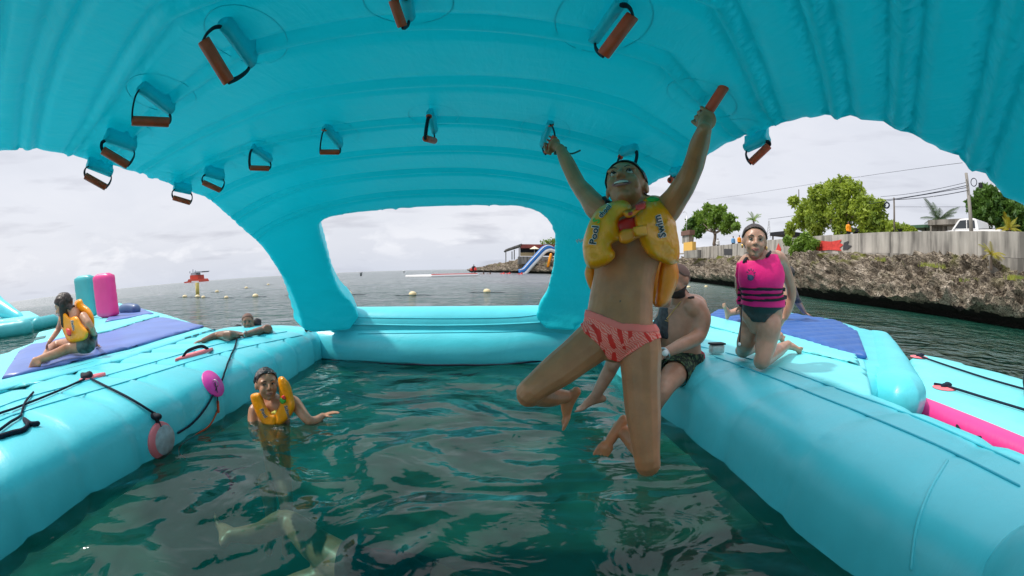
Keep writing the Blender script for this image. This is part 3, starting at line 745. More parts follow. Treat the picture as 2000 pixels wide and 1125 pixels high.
slab('side_flap', area_fix([(-4.36, 1.2)]+zpoly([(30, 742), (250, 690), (405, 643), (418, 646), (250, 703), (60, 752)], ZL+.02)+[(-4.34, 1.2)]), ZL+.045, .05, M['vinyl'], LR, .03, .2, .006)
bm = bmesh.new(); tube(bm, [Vector((p.x, p.y, .43)) for p in catmull([atz(20, 752, .42), atz(130, 725, .42), atz(250, 692, .42), atz(345, 668, .42), atz(420, 645, .42)], 14)], .014, 6, flat=.5); obj('gap_shade_strip', bm, M['gap'], LR)  # dark strip painting in the shade of the gap beside the tube
slab('hand_slot', area_fix(zpoly([(66, 664), (70, 659), (90, 655), (88, 660)], ZL+.005)), ZL+.008, .01, M['gap'], LR, .02, .1, 0)
def pillar(px0, px1, pytop, pybot, Y, m, label):
    a, b = at(px0, pybot, Y), at(px1, pybot, Y); tp = at((px0+px1)/2-11, pytop, Y); c = (a+b)/2; hw = (b-a).length/2
    bm = bmesh.new(); rows = []; n_ = 16
    for k in range(n_+1):
        t = k/n_; e = min(t*12, (1-t)*12, 1); f_ = (1-(1-e)**2)**.5*.96+.04; f_ = max(f_, .55); p = c.lerp(tp, t)
        rows.append([bm.verts.new(p+Vector((math.copysign(abs(math.cos(q))**.45, math.cos(q))*hw*f_*(1+.012*math.sin(t*30)), math.copysign(abs(math.sin(q))**.6, math.sin(q))*.16*f_, 0))) for q in np.linspace(0, 2*PI, 24, endpoint=False)])
    for r, s in zip(rows, rows[1:]):
        for k in range(24): bm.faces.new((r[k], r[(k+1) % 24], s[(k+1) % 24], s[k]))
    bm.faces.new(rows[0][::-1]); bm.faces.new(rows[-1]); bmesh.ops.recalc_face_normals(bm, faces=bm.faces)
    o = obj('inflatable_pillar', bm, m); tag(o, label, 'pillar', 'upright pillars on the floating mat')
    return o
pillar(158, 192, 538, 618, 8.4, M['teal'], 'upright teal inflatable pillar, left of the pink one')
pillar(195, 230, 534, 620, 8.1, M['pink'], 'upright pink inflatable pillar standing on the floating mat')
BP = empty('roll_block', (-9.5, 9.5, 0), 'low purple raft with a dark blue end roll behind the pink pillar', 'raft')
slab('base', area_fix(zpoly([(228, 603), (240, 596), (262, 594), (300, 612), (262, 622)], .36)), .40, .4, M['purple'], BP, .14, .3)
bm = bmesh.new(); a, b = at(240, 604, 9.2), at(266, 604, 9.0); tube(bm, catmull([a, (a+b)/2+Vector((0, 0, .03)), b], 5), .14, 14); obj('end_roll', bm, mat('dark_blue_vinyl', (.06, .12, .25), .4), BP)
# far-left teal rafts
TG = 'teal tube rafts at the left edge'
def lograft(label, a, b, r, m=None, z=None):
    bm = bmesh.new(); A_, B_ = a, b; tube(bm, [A_.lerp(B_, t) for t in np.linspace(0, 1, 14)], [r*(1+.02*math.sin(k*2.1)) for k in range(14)], 20); o = obj('floating_tube', bm, m or M['teal']); tag(o, label, 'floating tube', TG); return o
lograft('fat teal floating tube cut by the left frame edge', atz(-30, 652, .2), atz(52, 640, .2), .27)
lograft('short teal floating tube just left of the seated girl', atz(72, 634, .18), atz(104, 627, .18), .25)
W2 = slab('teal_platform', area_fix(zpoly([(-60, 632), (38, 626), (80, 618), (60, 608), (-60, 618)], .38)), .42, .4, M['vinyl_light'], None, .15, .4); tag(W2, 'pale cyan flat raft behind the fat teal tube', 'raft')
bm = bmesh.new(); P = catmull([at(-60, 560, 11), at(-20, 585, 11), at(5, 603, 11), at(34, 618, 11), at(45, 626, 11)], 6)
tube(bm, P, interp([.55, .5, .4, .25, .1], 6), 18); tag(obj('cyan_ramp', bm, M['vinyl']), 'slanting cyan inflatable ramp at the left frame edge', 'ramp')
# ---- right-hand rafts
RR = empty('floating_mat', (3.4, 4.8, 0), 'cyan and blue ribbed floating mat under the kneeling woman', 'floating mat')
RM = zpoly([(1350, 650), (1362, 622), (1385, 606), (1470, 606), (1545, 610), (1640, 626), (1690, 640), (1745, 652), (1812, 742), (1780, 742), (1745, 730)], .42)+[(2.62, 2.45), (2.42, 2.25), (2.30, 3.2), (2.2, 5.0)]
SRB = slab('base', area_fix(RM), .43, .46, M['vinyl'], RR, .20, .2, .012)
slab('cyan_deck', area_fix(zpoly([(1362, 700), (1374, 640), (1392, 622), (1440, 634), (1560, 668), (1690, 705), (1706, 782), (1600, 745), (1500, 716)], .45)), .465, .08, M['vinyl_light'], RR, .05, .16, .018)
slab('deck_flap', area_fix(zpoly([(1378, 634), (1384, 617), (1440, 630), (1560, 662), (1672, 694), (1680, 712), (1560, 685), (1440, 652)], .475)), .49, .03, M['vinyl_light'], RR, .02, .12, .01)
SRU = slab('blue_ribbed_deck', area_fix(zpoly([(1385, 615), (1400, 606), (1530, 611), (1640, 629), (1676, 648), (1694, 694), (1640, 684), (1540, 652), (1450, 630)], .47)), .50, .10, M['blue'], RR, .07, .055, .006, ((-.25, .97), .27, .045))
bm = bmesh.new(); tube(bm, catmull([atz(1700, 716, .2), atz(1725, 745, .18), atz(1755, 758, .16), atz(1800, 765, .16)], 6), .02, 6); obj('under_strap', bm, M['webbing'], RR)
BR = slab('end_section', area_fix(zpoly([(1690, 640), (1745, 650), (1772, 680), (1816, 738), (1800, 748), (1755, 744), (1702, 726), (1696, 700)], .44)), .46, .48, M['vinyl'], RR, .20, .07, .012)
PB = empty('floating_board', (4.8, 2.2, 0), 'pale cyan floating board with a pink side tube at the right edge', 'floating board')
SPB = slab('top', area_fix([(3.42, 2.45), (3.50, 2.75)]+zpoly([(1775, 700), (1795, 690), (1880, 710), (2010, 746)], .22)+[(7.2, -1.5), (3.42, -1.5)]), .24, .24, M['vinyl_light'], PB, .1, .3, .006)
bm = bmesh.new(); tube(bm, [Vector((3.40, y, .115)) for y in np.linspace(2.55, -1.4, 30)], .115, 20); obj('side_tube', bm, M['pink'], PB)
SURF += [SRB, SRU, SPB, BR]
for c_ in ((1795, 697), (1845, 757)):
    p = atz(*c_, .245); bm = bmesh.new(); ell(bm, p, (.16, .12, .012), sub=3); q = obj('ring_patch', bm, M['coral'], PB)
    bm = bmesh.new(); ell(bm, p+Vector((0, 0, .02)), (.07, .03, .025), sub=2); ell(bm, p+Vector((.06, .0, .03)), (.03, .05, .02), sub=2); obj('knot', bm, M['rope'], q)
bm = bmesh.new(); tube(bm, [Vector((p.x, p.y, .262)) for p in catmull([atz(1795, 697, .25), atz(1850, 716, .25), atz(1930, 742, .25), atz(2010, 765, .25)], 8)], .012, 6)
tag(obj('rope', bm, M['rope']), 'dark rope along the far side of the pink edged board', 'rope')
bm = bmesh.new(); tube(bm, [Vector((p.x, p.y, .262)) for p in catmull([atz(1825, 752, .25), atz(1850, 757, .25), atz(1925, 780, .25), atz(2010, 806, .25)], 8)], .012, 6)
tag(obj('rope', bm, M['rope']), 'dark rope along the pink side of the floating board', 'rope')
a, b = Vector((3.30, 1.86, .16)), Vector((3.30, 1.62, .14)); a = Vector((3.28, atx(1875, 803, 3.28).y, .15)); b = Vector((3.28, atx(1922, 825, 3.28).y, .14))
bm = bmesh.new(); tube(bm, catmull([a, a.lerp(b, .3)+Vector((-.03, 0, -.015)), a.lerp(b, .7)+Vector((-.03, 0, -.015)), b], 6), .011, 8); obj('carry_handle', bm, M['webbing'], PB)
# the dark bag cut by the right frame edge
p = atz(2006, 775, .24); bm = bmesh.new(); tube(bm, [p+Vector((.1, .0, h_)) for h_ in (.05, .12, .25, .36)], [.10, .13, .13, .085], 18)
bm2 = remesh(bm, .02, 3); o = link('dry_bag', bm2, M['black']); tag(o, 'dark rounded dry bag on the board at the right frame edge', 'bag')
# mask case on the deck
gp = atz(1399, 690, .47); CS = empty('mask_case', tuple(gp), 'small clear goggle case with a black rim on the cyan deck', 'goggle case')
bm = bmesh.new(); box(bm, gp+Vector((0, 0, .035)), (.13, .06, .07), rotz(.2), .014); obj('case', bm, M['clear'], CS)
bm = bmesh.new(); box(bm, gp+Vector((0, 0, .078)), (.14, .07, .016), rotz(.2), .006); obj('rim', bm, M['black'], CS)
# ------------------------------------------------------------------ people
class Person:
    def __init__(s, label, skin_m, group=None):
        s.label, s.skin_m, s.group = label, skin_m, group; s.bm = bmesh.new(); s.heads = []; s.post = []
    def limb(s, P, R, seg=14, n=5, flat=None, up=None): smooth_tube(s.bm, P, R, n, seg, flat=flat, up=up)
    def torso(s, secs, R_, n=5, expn=2.4):
        """secs = (centre, half width, half depth); R_ = lateral axis (or one per section)"""
        C = catmull([q[0] for q in secs], n); W = interp([q[1] for q in secs], n); D = interp([q[2] for q in secs], n)
        RR_ = catmull(R_, n) if isinstance(R_, list) else [Vector(R_)]*len(C)
        m = len(C); rings = []
        for i in range(-2, m+2):
            j = min(max(i, 0), m-1); T = (C[min(j+1, m-1)]-C[max(j-1, 0)]).normalized()
            r = (RR_[j]-T*RR_[j].dot(T)).normalized(); f = T.cross(r).normalized(); k = {-2: .25, -1: .8, m: .8, m+1: .25}.get(i, 1)
            off = {-2: -1., -1: -.7, m: .7, m+1: 1.}.get(i, 0)*min(W[j], D[j])*.55
            rings.append([s.bm.verts.new(C[j]+T*off+r*math.copysign(abs(math.cos(a))**(2/expn), math.cos(a))*W[j]*k+f*math.copysign(abs(math.sin(a))**(2/expn), math.sin(a))*D[j]*k) for a in np.linspace(0, 2*PI, 28, endpoint=False)])
        for a, b in zip(rings, rings[1:]):
            for q in range(28): s.bm.faces.new((a[q], a[(q+1) % 28], b[(q+1) % 28], b[q]))
        s.bm.faces.new(rings[0][::-1]); s.bm.faces.new(rings[-1])
    def blob(s, c, r, m3=None, sub=2): ell(s.bm, c, r if hasattr(r, '__len__') else (r, r, r), m3, sub)
    def head(s, C, F, U, hh, fine=True):
        F = Vector(F).normalized(); U = Vector(U); U = (U-F*U.dot(F)).normalized(); R_ = F.cross(U).normalized()
        B = Matrix((R_, F, U)).transposed(); C = Vector(C); h = dict(C=C, B=B, hh=hh); s.heads.append(h)
        L_ = lambda x, y, z: C+B @ Vector((x, y, z))*hh
        E = lambda c, r: s.blob(L_(*c), [q*hh for q in r], B, 3)
        E((0, -.05, .12), (.355, .44, .385)); E((0, .06, -.13), (.285, .33, .36)); E((0, .20, -.38), (.13, .15, .105))
        E((.16, .24, -.12), (.12, .13, .15)); E((-.16, .24, -.12), (.12, .13, .15))
        E((.13, .330, .13), (.13, .055, .05)); E((-.13, .330, .13), (.13, .055, .05))
        if fine:
            tube(s.bm, [L_(0, .38, .08), L_(0, .44, .0), L_(0, .475, -.09)], [.03*hh, .040*hh, .055*hh], 12)
            E((.055, .42, -.105), (.04, .05, .035)); E((-.055, .42, -.105), (.04, .05, .035))
            E((0, .385, -.235), (.115, .045, .028)); E((0, .375, -.275), (.10, .045, .03))
        else: tube(s.bm, [L_(0, .36, .06), L_(0, .46, -.10)], [.04*hh, .06*hh], 10)
        for x in (-1, 1): s.blob(L_(.355*x, -.06, -.02), (.035*hh, .085*hh, .13*hh), B @ Matrix.Rotation(.25*x, 3, 'Z'), 2)
        return L_
    def hand(s, W, D, N_, ln, curl=.25, side=1, spread=.12, k=1.):
        """open hand: wrist, direction, back-of-hand normal; side=+1 thumb on D x N"""
        D = Vector(D).normalized(); N_ = Vector(N_); N_ = (N_-D*N_.dot(D)).normalized(); S = D.cross(N_)*side
        B = Matrix((S, D, N_)).transposed(); W = Vector(W)
        s.blob(W+D*ln*.26, (ln*.20, ln*.28, ln*.085), B, 2)
        for i, (x, l) in enumerate(((.155, .42), (.055, .48), (-.05, .45), (-.145, .35))):
            p = W+D*ln*.44+S*x*ln; d_ = (D+S*x*spread*4).normalized(); P = [p-d_*ln*.1, p]; a = 0
            for sg in (.42, .33, .25): a += curl; p = p+(d_*math.cos(a)-N_*math.sin(a))*l*ln*sg*1.0; P.append(p)
            tube(s.bm, P, [.052*ln*k, .052*ln*k, .047*ln*k, .043*ln*k, .036*ln*k], 8)
        p = W+D*ln*.12+S*ln*.13; q = (D*.6+S*.75-N_*.25).normalized()
        tube(s.bm, [p, p+q*ln*.17, p+q*ln*.27+D*ln*.05, p+q*ln*.33+D*ln*.14], [.07*ln*k, .058*ln*k, .05*ln*k, .04*ln*k], 8)
    def grip(s, W, A, B_, rad, ln, flip=1):
        """a hand closed round a bar from A to B_, coming from wrist W"""
        A, B_ = Vector(A), Vector(B_); W = Vector(W); ax = (B_-A).normalized(); c = (A+B_)/2; c = A+ax*(W-A).dot(ax) if 0.03 < (W-A).dot(ax) < (B_-A).length-.03 else c
        pd = (W-c); pd = (pd-ax*pd.dot(ax)).normalized(); sd = ax.cross(pd)*flip; w = ln*.53
        palm = c+pd*(rad+.010)
        s.limb([W, W.lerp(palm, .5), palm], [ln*.14, ln*.15, ln*.16], 12)
        s.blob(palm-sd*.004, (w*.5, ln*.22, .013), Matrix((ax, sd, pd)).transposed(), 2)
        fr = .043*ln
        for i, l in enumerate((.9, 1., .97, .85)):
            cc = c+ax*w*(-.36+.24*i); P = []
            for t in np.linspace(-.2, 4.3*l, 9): P.append(cc+(pd*math.cos(t)+sd*math.sin(t))*(rad+fr*.85))
            tube(s.bm, P, [fr*1.05]*6+[fr*.95, fr*.9, fr*.8], 8)
        P = [cc_ for cc_ in (palm-ax*w*.55, c-ax*w*.5+(pd*.6-sd*.8).normalized()*(rad+fr), c-ax*w*.15+(-pd*.4-sd*.9).normalized()*(rad+fr*1.1))]
        tube(s.bm, catmull(P, 4), fr*1.15, 8)
    def foot(s, A, T, U_, ln, toes=True):
        """ankle A, toe direction T, up U_ (towards the shin)"""
        T = Vector(T).normalized(); U_ = Vector(U_); U_ = (U_-T*U_.dot(T)).normalized(); S = T.cross(U_); A = Vector(A)
        heel = A-T*ln*.20-U_*ln*.18; ball = A+T*ln*.50-U_*ln*.26
        s.blob(heel, (ln*.12,)*3); s.limb([A, heel+T*ln*.05], [ln*.125, ln*.115])
        s.limb([heel, A+T*ln*.18-U_*ln*.15, ball], [ln*.115, ln*.125, ln*.095], 14, 5, .75 if False else None)
        s.blob(ball, (ln*.17, ln*.16, ln*.075), Matrix((S, T, U_)).transposed())
        s.limb([A+U_*ln*.05, A+T*ln*.25-U_*ln*.10, ball], [ln*.12, ln*.11, ln*.08])
        if toes:
            for i in range(5):
                x = -.135+.068*i; r = ln*(.046 if i == 0 else .029); b = ball+S*x*ln+T*ln*.05
                tube(s.bm, [b, b+T*ln*(.21-.028*i)], [r, r*.9], 8)
    def build(s, voxel, base, smooth=3, name='person'):
        root = empty('person', base, s.label, 'person', s.group); s.root = root
        s.me = remesh(s.bm, voxel, smooth, .45); s.me.name = 'body'
        s.body = link('body', s.me, s.skin_m, root); s.co = coords(s.me); s.vox = voxel
        return root
    def shell(s, mask, off, name, m, thick=.004, jitter=0., parent=None): return shell(s.me, mask, off, name, m, parent or s.root, thick, jitter)
    def loc(s, h): return (s.co-np.array(h['C']))@np.array(h['B'])/h['hh']
    def hair(s, m, off=.02, fn=None, h=None, name='hair', jitter=.004, thick=.003):
        h = h or s.heads[0]; q = s.loc(h); near = ((q/np.array([.52, .62, .62]))**2).sum(1) < 1
        fn = fn or (lambda q: (q[:, 2] > -.03+1.25*q[:, 1]) & ~((np.abs(q[:, 0]) > .30) & (np.abs(q[:, 1]+.05) < .10) & (q[:, 2] < .10)))
        return s.shell(near & fn(q) & (q[:, 2] > -.52), off*h['hh'], name, m, thick, jitter)
    def face(s, gaze=(0, 0), lips=True, brow=True, smile=False, eyes=True, thickbrow=1.):
        h = s.heads[0]; C, B, hh = h['C'], h['B'], h['hh']; L_ = lambda x, y, z: C+B @ Vector((x, y, z))*hh
        def part(name, m, build):
            bm = bmesh.new(); build(bm); return obj(name, bm, m, s.root)
        if eyes:
            for x in (-1, 1):
                e = part('eye', M['eye'], lambda bm: ell(bm, L_(.142*x, .325, .035), [q*hh for q in (.055, .055, .027)], B, 3))
                bm = bmesh.new(); ell(bm, L_(.142*x+gaze[0]*.03, .368, .037+gaze[1]*.02), [q*hh for q in (.034, .020, .027)], B, 2); obj('iris', bm, M['iris'], e)
                part('eyelid', M['lash'], lambda bm: tube(bm, catmull([L_(x*.205, .325, .030), L_(x*.145, .392, .074), L_(x*.08, .352, .035)], 5), .008*hh, 6))
        if brow:
            for x in (-1, 1): part('eyebrow', M['brow'], lambda bm: tube(bm, catmull([L_(x*.070, .388, .128), L_(x*.14, .388, .152), L_(x*.225, .325, .120)], 5), interp([.011*hh*thickbrow, .013*hh*thickbrow, .005*hh], 5), 6, flat=.6))
        if smile:
            part('mouth', M['mouth'], lambda bm: ell(bm, L_(0, .375, -.252), [q*hh for q in (.135, .045, .040)], B, 3))
            part('teeth', M['teeth'], lambda bm: tube(bm, catmull([L_(-.10, .385, -.226), L_(0, .425, -.240), L_(.10, .385, -.226)], 5), .022*hh, 8))
            part('upper_lip', M['lip'], lambda bm: tube(bm, catmull([L_(-.155, .345, -.215), L_(-.06, .415, -.212), L_(0, .428, -.216), L_(.06, .415, -.212), L_(.155, .345, -.215)], 4), .016*hh, 8))
            part('lower_lip', M['lip'], lambda bm: tube(bm, catmull([L_(-.15, .345, -.225), L_(-.07, .395, -.285), L_(0, .41, -.298), L_(.07, .395, -.285), L_(.15, .345, -.225)], 4), .019*hh, 8))
        elif lips:
            part('lips', M['lip'], lambda bm: (tube(bm, catmull([L_(-.105, .365, -.25), L_(-.04, .415, -.235), L_(0, .420, -.242), L_(.04, .415, -.235), L_(.105, .365, -.25)], 4), .014*hh, 6), tube(bm, catmull([L_(-.095, .365, -.256), L_(0, .412, -.282), L_(.095, .365, -.256)], 5), .018*hh, 6)))
            part('nostrils', M['mouth'], lambda bm: (ell(bm, L_(.035, .435, -.142), (.014*hh,)*3), ell(bm, L_(-.035, .435, -.142), (.014*hh,)*3)))
        h['L'] = L_
M['lash'] = mat('dark_lashes', (.02, .012, .01), .6)
V3 = Vector

# ---- the child hanging from two grips
def hanging_child():
    s = Person('child in yellow inflatable vest and coral swim briefs hanging from two orange grips', M['skin_child'])
    gA, gB = GRIPS[9], GRIPS[13]
    sL, sR = at(1168, 408, 1.80), at(1300, 412, 1.62)
    A, B_ = gA; cA = A.lerp(B_, .55); wA = at(1094, 290, cA.y-.05)
    A2, B2 = gB; wB = at(1376, 252, min(A2.y, B2.y)+.02)
    lat = (sR-sL).normalized()
    pel, nav, chest, neck = at(1206, 655, 1.56), at(1212, 590, 1.60), at(1232, 455, 1.68), at(1235, 400, 1.74)
    low = at(1203, 690, 1.55); wst = at(1218, 545, 1.62)
    s.torso([(low, .075, .06), (pel, .130, .090), (nav, .120, .082), (wst, .116, .082), (chest, .138, .095), (at(1235, 415, 1.72), .118, .080), (neck, .075, .06)], lat, 5, 2.25)
    # navel hollow and ribs hints
    s.limb([neck, at(1228, 385, 1.76)], [.050, .048])
    eA = at(1128, 358, (sL.y+wA.y)/2+.02)
    eB = at(1352, 330, (sR.y+wB.y)/2)
    s.limb([at(1188, 420, 1.78), sL, at(1147, 382, (sL.y+eA.y)/2), eA, at(1110, 322, (eA.y+wA.y)/2), wA], [.050, .052, .042, .036, .034, .024])
    s.limb([at(1282, 430, 1.65), sR, at(1328, 375, (sR.y+eB.y)/2), eB, at(1364, 290, (eB.y+wB.y)/2), wB], [.052, .054, .043, .036, .033, .023])
    s.grip(wA, A, B_, .019, .15, 1)
    bot = A2 if ray_px_y(A2) > ray_px_y(B2) else B2; top_ = B2 if bot is A2 else A2
    s.grip(wB, bot-(top_-bot).normalized()*.06, bot+(top_-bot).normalized()*.035, .019, .145, -1)
    # legs
    hL, hR = at(1166, 664, 1.58), at(1248, 672, 1.53)
    kL, kR = at(1036, 764, 1.50), at(1264, 896, 1.44)
    s.limb([at(1190, 650, 1.58), hL, at(1105, 712, 1.55), kL, at(1040, 770, 1.53)], [.072, .078, .066, .046, .044])
    s.limb([at(1232, 650, 1.56), hR, at(1254, 780, 1.49), kR, at(1266, 902, 1.46)], [.074, .080, .067, .048, .046])
    s.blob(kR-ray(1264, 896)*.016+V3((0, 0, .02)), (.034, .03, .038)); s.blob(kL-ray(1036, 764)*.014+V3((.01, 0, .012)), (.032, .03, .034))
    aL, aR = at(1106, 774, 1.74), at(1208, 834, 1.76)
    s.limb([kL, at(1066, 774, 1.62), aL], [.044, .042, .026]); s.limb([kR, at(1248, 872, 1.62), aR], [.046, .042, .026])
    s.foot(aL, at(1088, 812, 1.74)-at(1115, 758, 1.74), (-1, -.2, .3), .17)
    s.foot(aR, at(1174, 876, 1.72)-at(1214, 815, 1.74), (.35, .9, .0), .19)
    L_ = s.head(at(1223, 366, 1.70), (-.42, -.74, .50), (.08, .45, .9), .22)
    s.build(.0036, (at(1230, 900, 1.6).x, 1.6, 0), 3)
    co = s.co
    # navel
    nv_ = np.array(at(1212, 590, 1.515)); 
    s.face((-.35, .35), smile=True, thickbrow=.6)
    s.hair(M['hair'], .025, lambda q: (q[:, 2] > -.02+1.05*q[:, 1]) & ~((np.abs(q[:, 0]) > .30) & (np.abs(q[:, 1]+.05) < .10) & (q[:, 2] < .10)), jitter=.003)
    # swim briefs: the body's own faces between the waist line and the leg lines, lifted off
    px = np.array([px_of(c) for c in co])
    x, y = px[:, 0], px[:, 1]
    top = np.interp(x, [1130, 1170, 1215, 1260, 1290], [598, 614, 632, 636, 634])
    legl = np.interp(x, [1130, 1140, 1165, 1190, 1210, 1235, 1262, 1285], [622, 650, 672, 702, 706, 690, 672, 662])
    zone = (y > top) & (y < legl) & (x > 1120) & (x < 1292) & (co[:, 1] > 1.2) & (co[:, 1] < 1.95)
    s.shell(zone, .0035, 'swim_briefs', M['briefs'], .003)
    band = zone & (y < top+17)
    s.shell((y > top-1) & (y < top+15) & (x > 1120) & (x < 1292) & (co[:, 1] > 1.2) & (co[:, 1] < 1.95), .0055, 'waistband', M['coralband'], .003)
    return s
def px_of(P):
    v = V3(P)-V3((0, 0, H)); v.normalize(); c, s_ = math.cos(PITCH), math.sin(PITCH)
    y, z = v.y*c-v.z*s_, v.y*s_+v.z*c; om = math.acos(max(-1, min(1, y))); r = math.hypot(v.x, z)+1e-12
    return 1000+FPX*om*v.x/r, CY-FPX*om*z/r
def ray_px_y(P): return px_of(P)[1]
def briefs_mat():
    m = mat('coral_print_swim_fabric', (.9, .2, .16), .6, .3); nt = m.node_tree; N = nt.nodes; L = nt.links
    tc = N.new('ShaderNodeTexCoord'); b = N['Principled BSDF']
    def wave(scale, dist, rot, det=1):
        mp = N.new('ShaderNodeMapping'); mp.inputs['Rotation'].default_value = rot; L.new(tc.outputs['Object'], mp.inputs[0])
        w = N.new('ShaderNodeTexWave'); w.inputs['Scale'].default_value = scale; w.inputs['Distortion'].default_value = dist; w.inputs['Detail'].default_value = det
        L.new(mp.outputs[0], w.inputs[0]); return w.outputs[1]
    g = N.new('ShaderNodeMath'); g.operation = 'GREATER_THAN'; g.inputs[1].default_value = .62; L.new(wave(8, 7, (0, .35, .2)), g.inputs[0])
    vt = N.new('ShaderNodeTexNoise'); vt.inputs['Scale'].default_value = 16; L.new(tc.outputs['Object'], vt.inputs[0])
    g2 = N.new('ShaderNodeMath'); g2.operation = 'GREATER_THAN'; g2.inputs[1].default_value = .48; L.new(vt.outputs[0], g2.inputs[0])
    mu = N.new('ShaderNodeMath'); mu.operation = 'MULTIPLY'; L.new(g.outputs[0], mu.inputs[0]); L.new(g2.outputs[0], mu.inputs[1])
    f = N.new('ShaderNodeMath'); f.operation = 'GREATER_THAN'; f.inputs[1].default_value = .6; L.new(wave(42, 9, (.2, .9, .4), 2), f.inputs[0])
    m1 = N.new('ShaderNodeMix'); m1.data_type = 'RGBA'; L.new(f.outputs[0], m1.inputs[0]); m1.inputs[6].default_value = (1., .13, .09, 1); m1.inputs[7].default_value = (1., .33, .26, 1)
    m2 = N.new('ShaderNodeMix'); m2.data_type = 'RGBA'; L.new(mu.outputs[0], m2.inputs[0]); L.new(m1.outputs[2], m2.inputs[6]); m2.inputs[7].default_value = (.85, .03, .02, 1)
    L.new(m2.outputs[2], b.inputs['Base Color']); return m
M['briefs'] = briefs_mat(); M['coralband'] = mat('coral_waistband', (1., .20, .16), .6, .3)
HC = hanging_child(); hc = HC.root
# the vest: back collar and sides behind, two fat front pouches, yoke straps with buckles
def yc(x, y): return 1.50+.0009*abs(x-1235)+max(0, (440-y))*.0010
ve, _s = puff('vest_back', [(1150, 510), (1150, 545), (1163, 570), (1180, 600), (1212, 560), (1260, 560), (1278, 598), (1300, 590), (1316, 560), (1322, 500), (1318, 440), (1290, 392), (1255, 385), (1205, 390), (1170, 420), (1150, 470)], lambda x, y: 1.86, .03, M['yellow_side'], hc, 20, 7)
coords_ = None
sideL, _s = puff('vest_side', [(1148, 515), (1142, 535), (1150, 560), (1160, 572), (1168, 560), (1166, 525), (1160, 505)], lambda x, y: 1.70, .03, M['yellow_side'], hc, 12, 5)
sideR, _s = puff('vest_side', [(1318, 505), (1326, 540), (1312, 580), (1298, 598), (1280, 596), (1284, 560), (1290, 520), (1300, 500)], lambda x, y: 1.62, .035, M['yellow_side'], hc, 14, 5)
paL, sfL = puff('front_pouch', [(1205, 392), (1222, 392), (1233, 402), (1231, 416), (1214, 424), (1207, 436), (1210, 455), (1212, 468), (1202, 472), (1194, 480), (1201, 493), (1200, 503), (1188, 515), (1168, 524), (1152, 524), (1142, 510), (1138, 480), (1143, 455), (1155, 425), (1172, 404)], yc, .052, M['yellow'], hc, 20, 5, lump=.25)
paR, sfR = puff('front_pouch', [(1250, 408), (1258, 396), (1280, 386), (1300, 396), (1314, 418), (1322, 450), (1327, 480), (1326, 506), (1312, 518), (1290, 512), (1268, 500), (1256, 484), (1248, 466), (1246, 450), (1240, 436), (1240, 420)], yc, .055, M['yellow'], hc, 22, 5, lump=.25)
collar, _s = puff('collar', [(1255, 392), (1270, 382), (1290, 384), (1308, 398), (1318, 425), (1322, 455), (1312, 450), (1300, 420), (1285, 400), (1262, 400)], lambda x, y: yc(x, y)+.05, .035, M['yellow'], hc, 14, 5)
panel, _s = puff('red_panel', [(1207, 432), (1250, 424), (1250, 455), (1208, 455)], 1.545, .008, M['red'], hc, 5, 6)
for pts, nm in (([(1216, 412), (1236, 408), (1258, 396), (1262, 404), (1250, 412), (1234, 424), (1222, 424)], 'chest_strap'), ([(1208, 458), (1218, 448), (1240, 446), (1262, 438), (1264, 460), (1244, 466), (1226, 476), (1212, 474)], 'chest_strap')):
    o_, _s = puff(nm, pts, lambda x, y: yc(x, y)-.050, .008, M['yellow_side'], hc, 6, 5)
    if pts[0][0] == 1216:
        puff('buckle', [(1240, 400), (1254, 392), (1262, 394), (1260, 408), (1248, 411), (1242, 410)], lambda x, y: yc(x, y)-.068, .006, M['red'], o_, 3, 4, closed_n=0)
        puff('release_button', [(1227, 415), (1234, 413), (1236, 418), (1228, 421)], lambda x, y: yc(x, y)-.066, .004, M['red'], o_, 2, 3)
    else: puff('buckle', [(1236, 444), (1264, 438), (1265, 459), (1240, 463)], lambda x, y: yc(x, y)-.066, .007, M['yellow'], o_, 3, 4, closed_n=0)
def vtext(txt, surf, org, ex, ey, par):
    text_on(txt, surf, org, ex, ey, M['white'], par, 'lettering_edge', .003, .075)
    text_on(txt, surf, org, ex, ey, M['ink'], par, 'lettering', .006, .025)
vtext('Pool', sfL, (1163, 478), (3.4, -20), (-18, -2), paL)
text_on('S', sfL, (1169, 437), (7, -18), (-18, -6), M['green_print'], paL, 'green_lettering', .005, .03)
vtext('chool', sfL, (1174, 426), (9, -10), (-11, -9), paL)
vtext('Swim', sfR, (1301, 462), (-5.5, -20.), (-19, 5.), paR)
puff('green_badge', [(1262, 388), (1274, 384), (1288, 388), (1284, 393), (1270, 394)], lambda x, y: yc(x, y)-.035, .003, M['green_print'], paR, 3, 4)
# wristband with a loose tail
a = at(1092, 290, GRIPS[9][0].y-.05); bm = bmesh.new(); d_ = (at(1110, 322, a.y)-a).normalized(); t1 = d_.orthogonal().normalized(); t2 = d_.cross(t1)
tube(bm, [a+d_*.012+(t1*math.cos(t)+t2*math.sin(t))*.029 for t in np.linspace(0, 2*PI, 17)], .006, 6, caps=False)
tube(bm, catmull([a+d_*.012, at(1104, 298, a.y-.02), at(1118, 300, a.y-.02), at(1133, 294, a.y-.02)], 4), .004, 6); obj('wristband', bm, mat('green_band', (.03, .09, .06), .7), hc)
bm = bmesh.new(); ell(bm, at(1212, 591, 1.517), (.0065, .006, .010)); obj('navel', bm, mat('navel_shadow_skin', (.22, .11, .07), .6), hc)

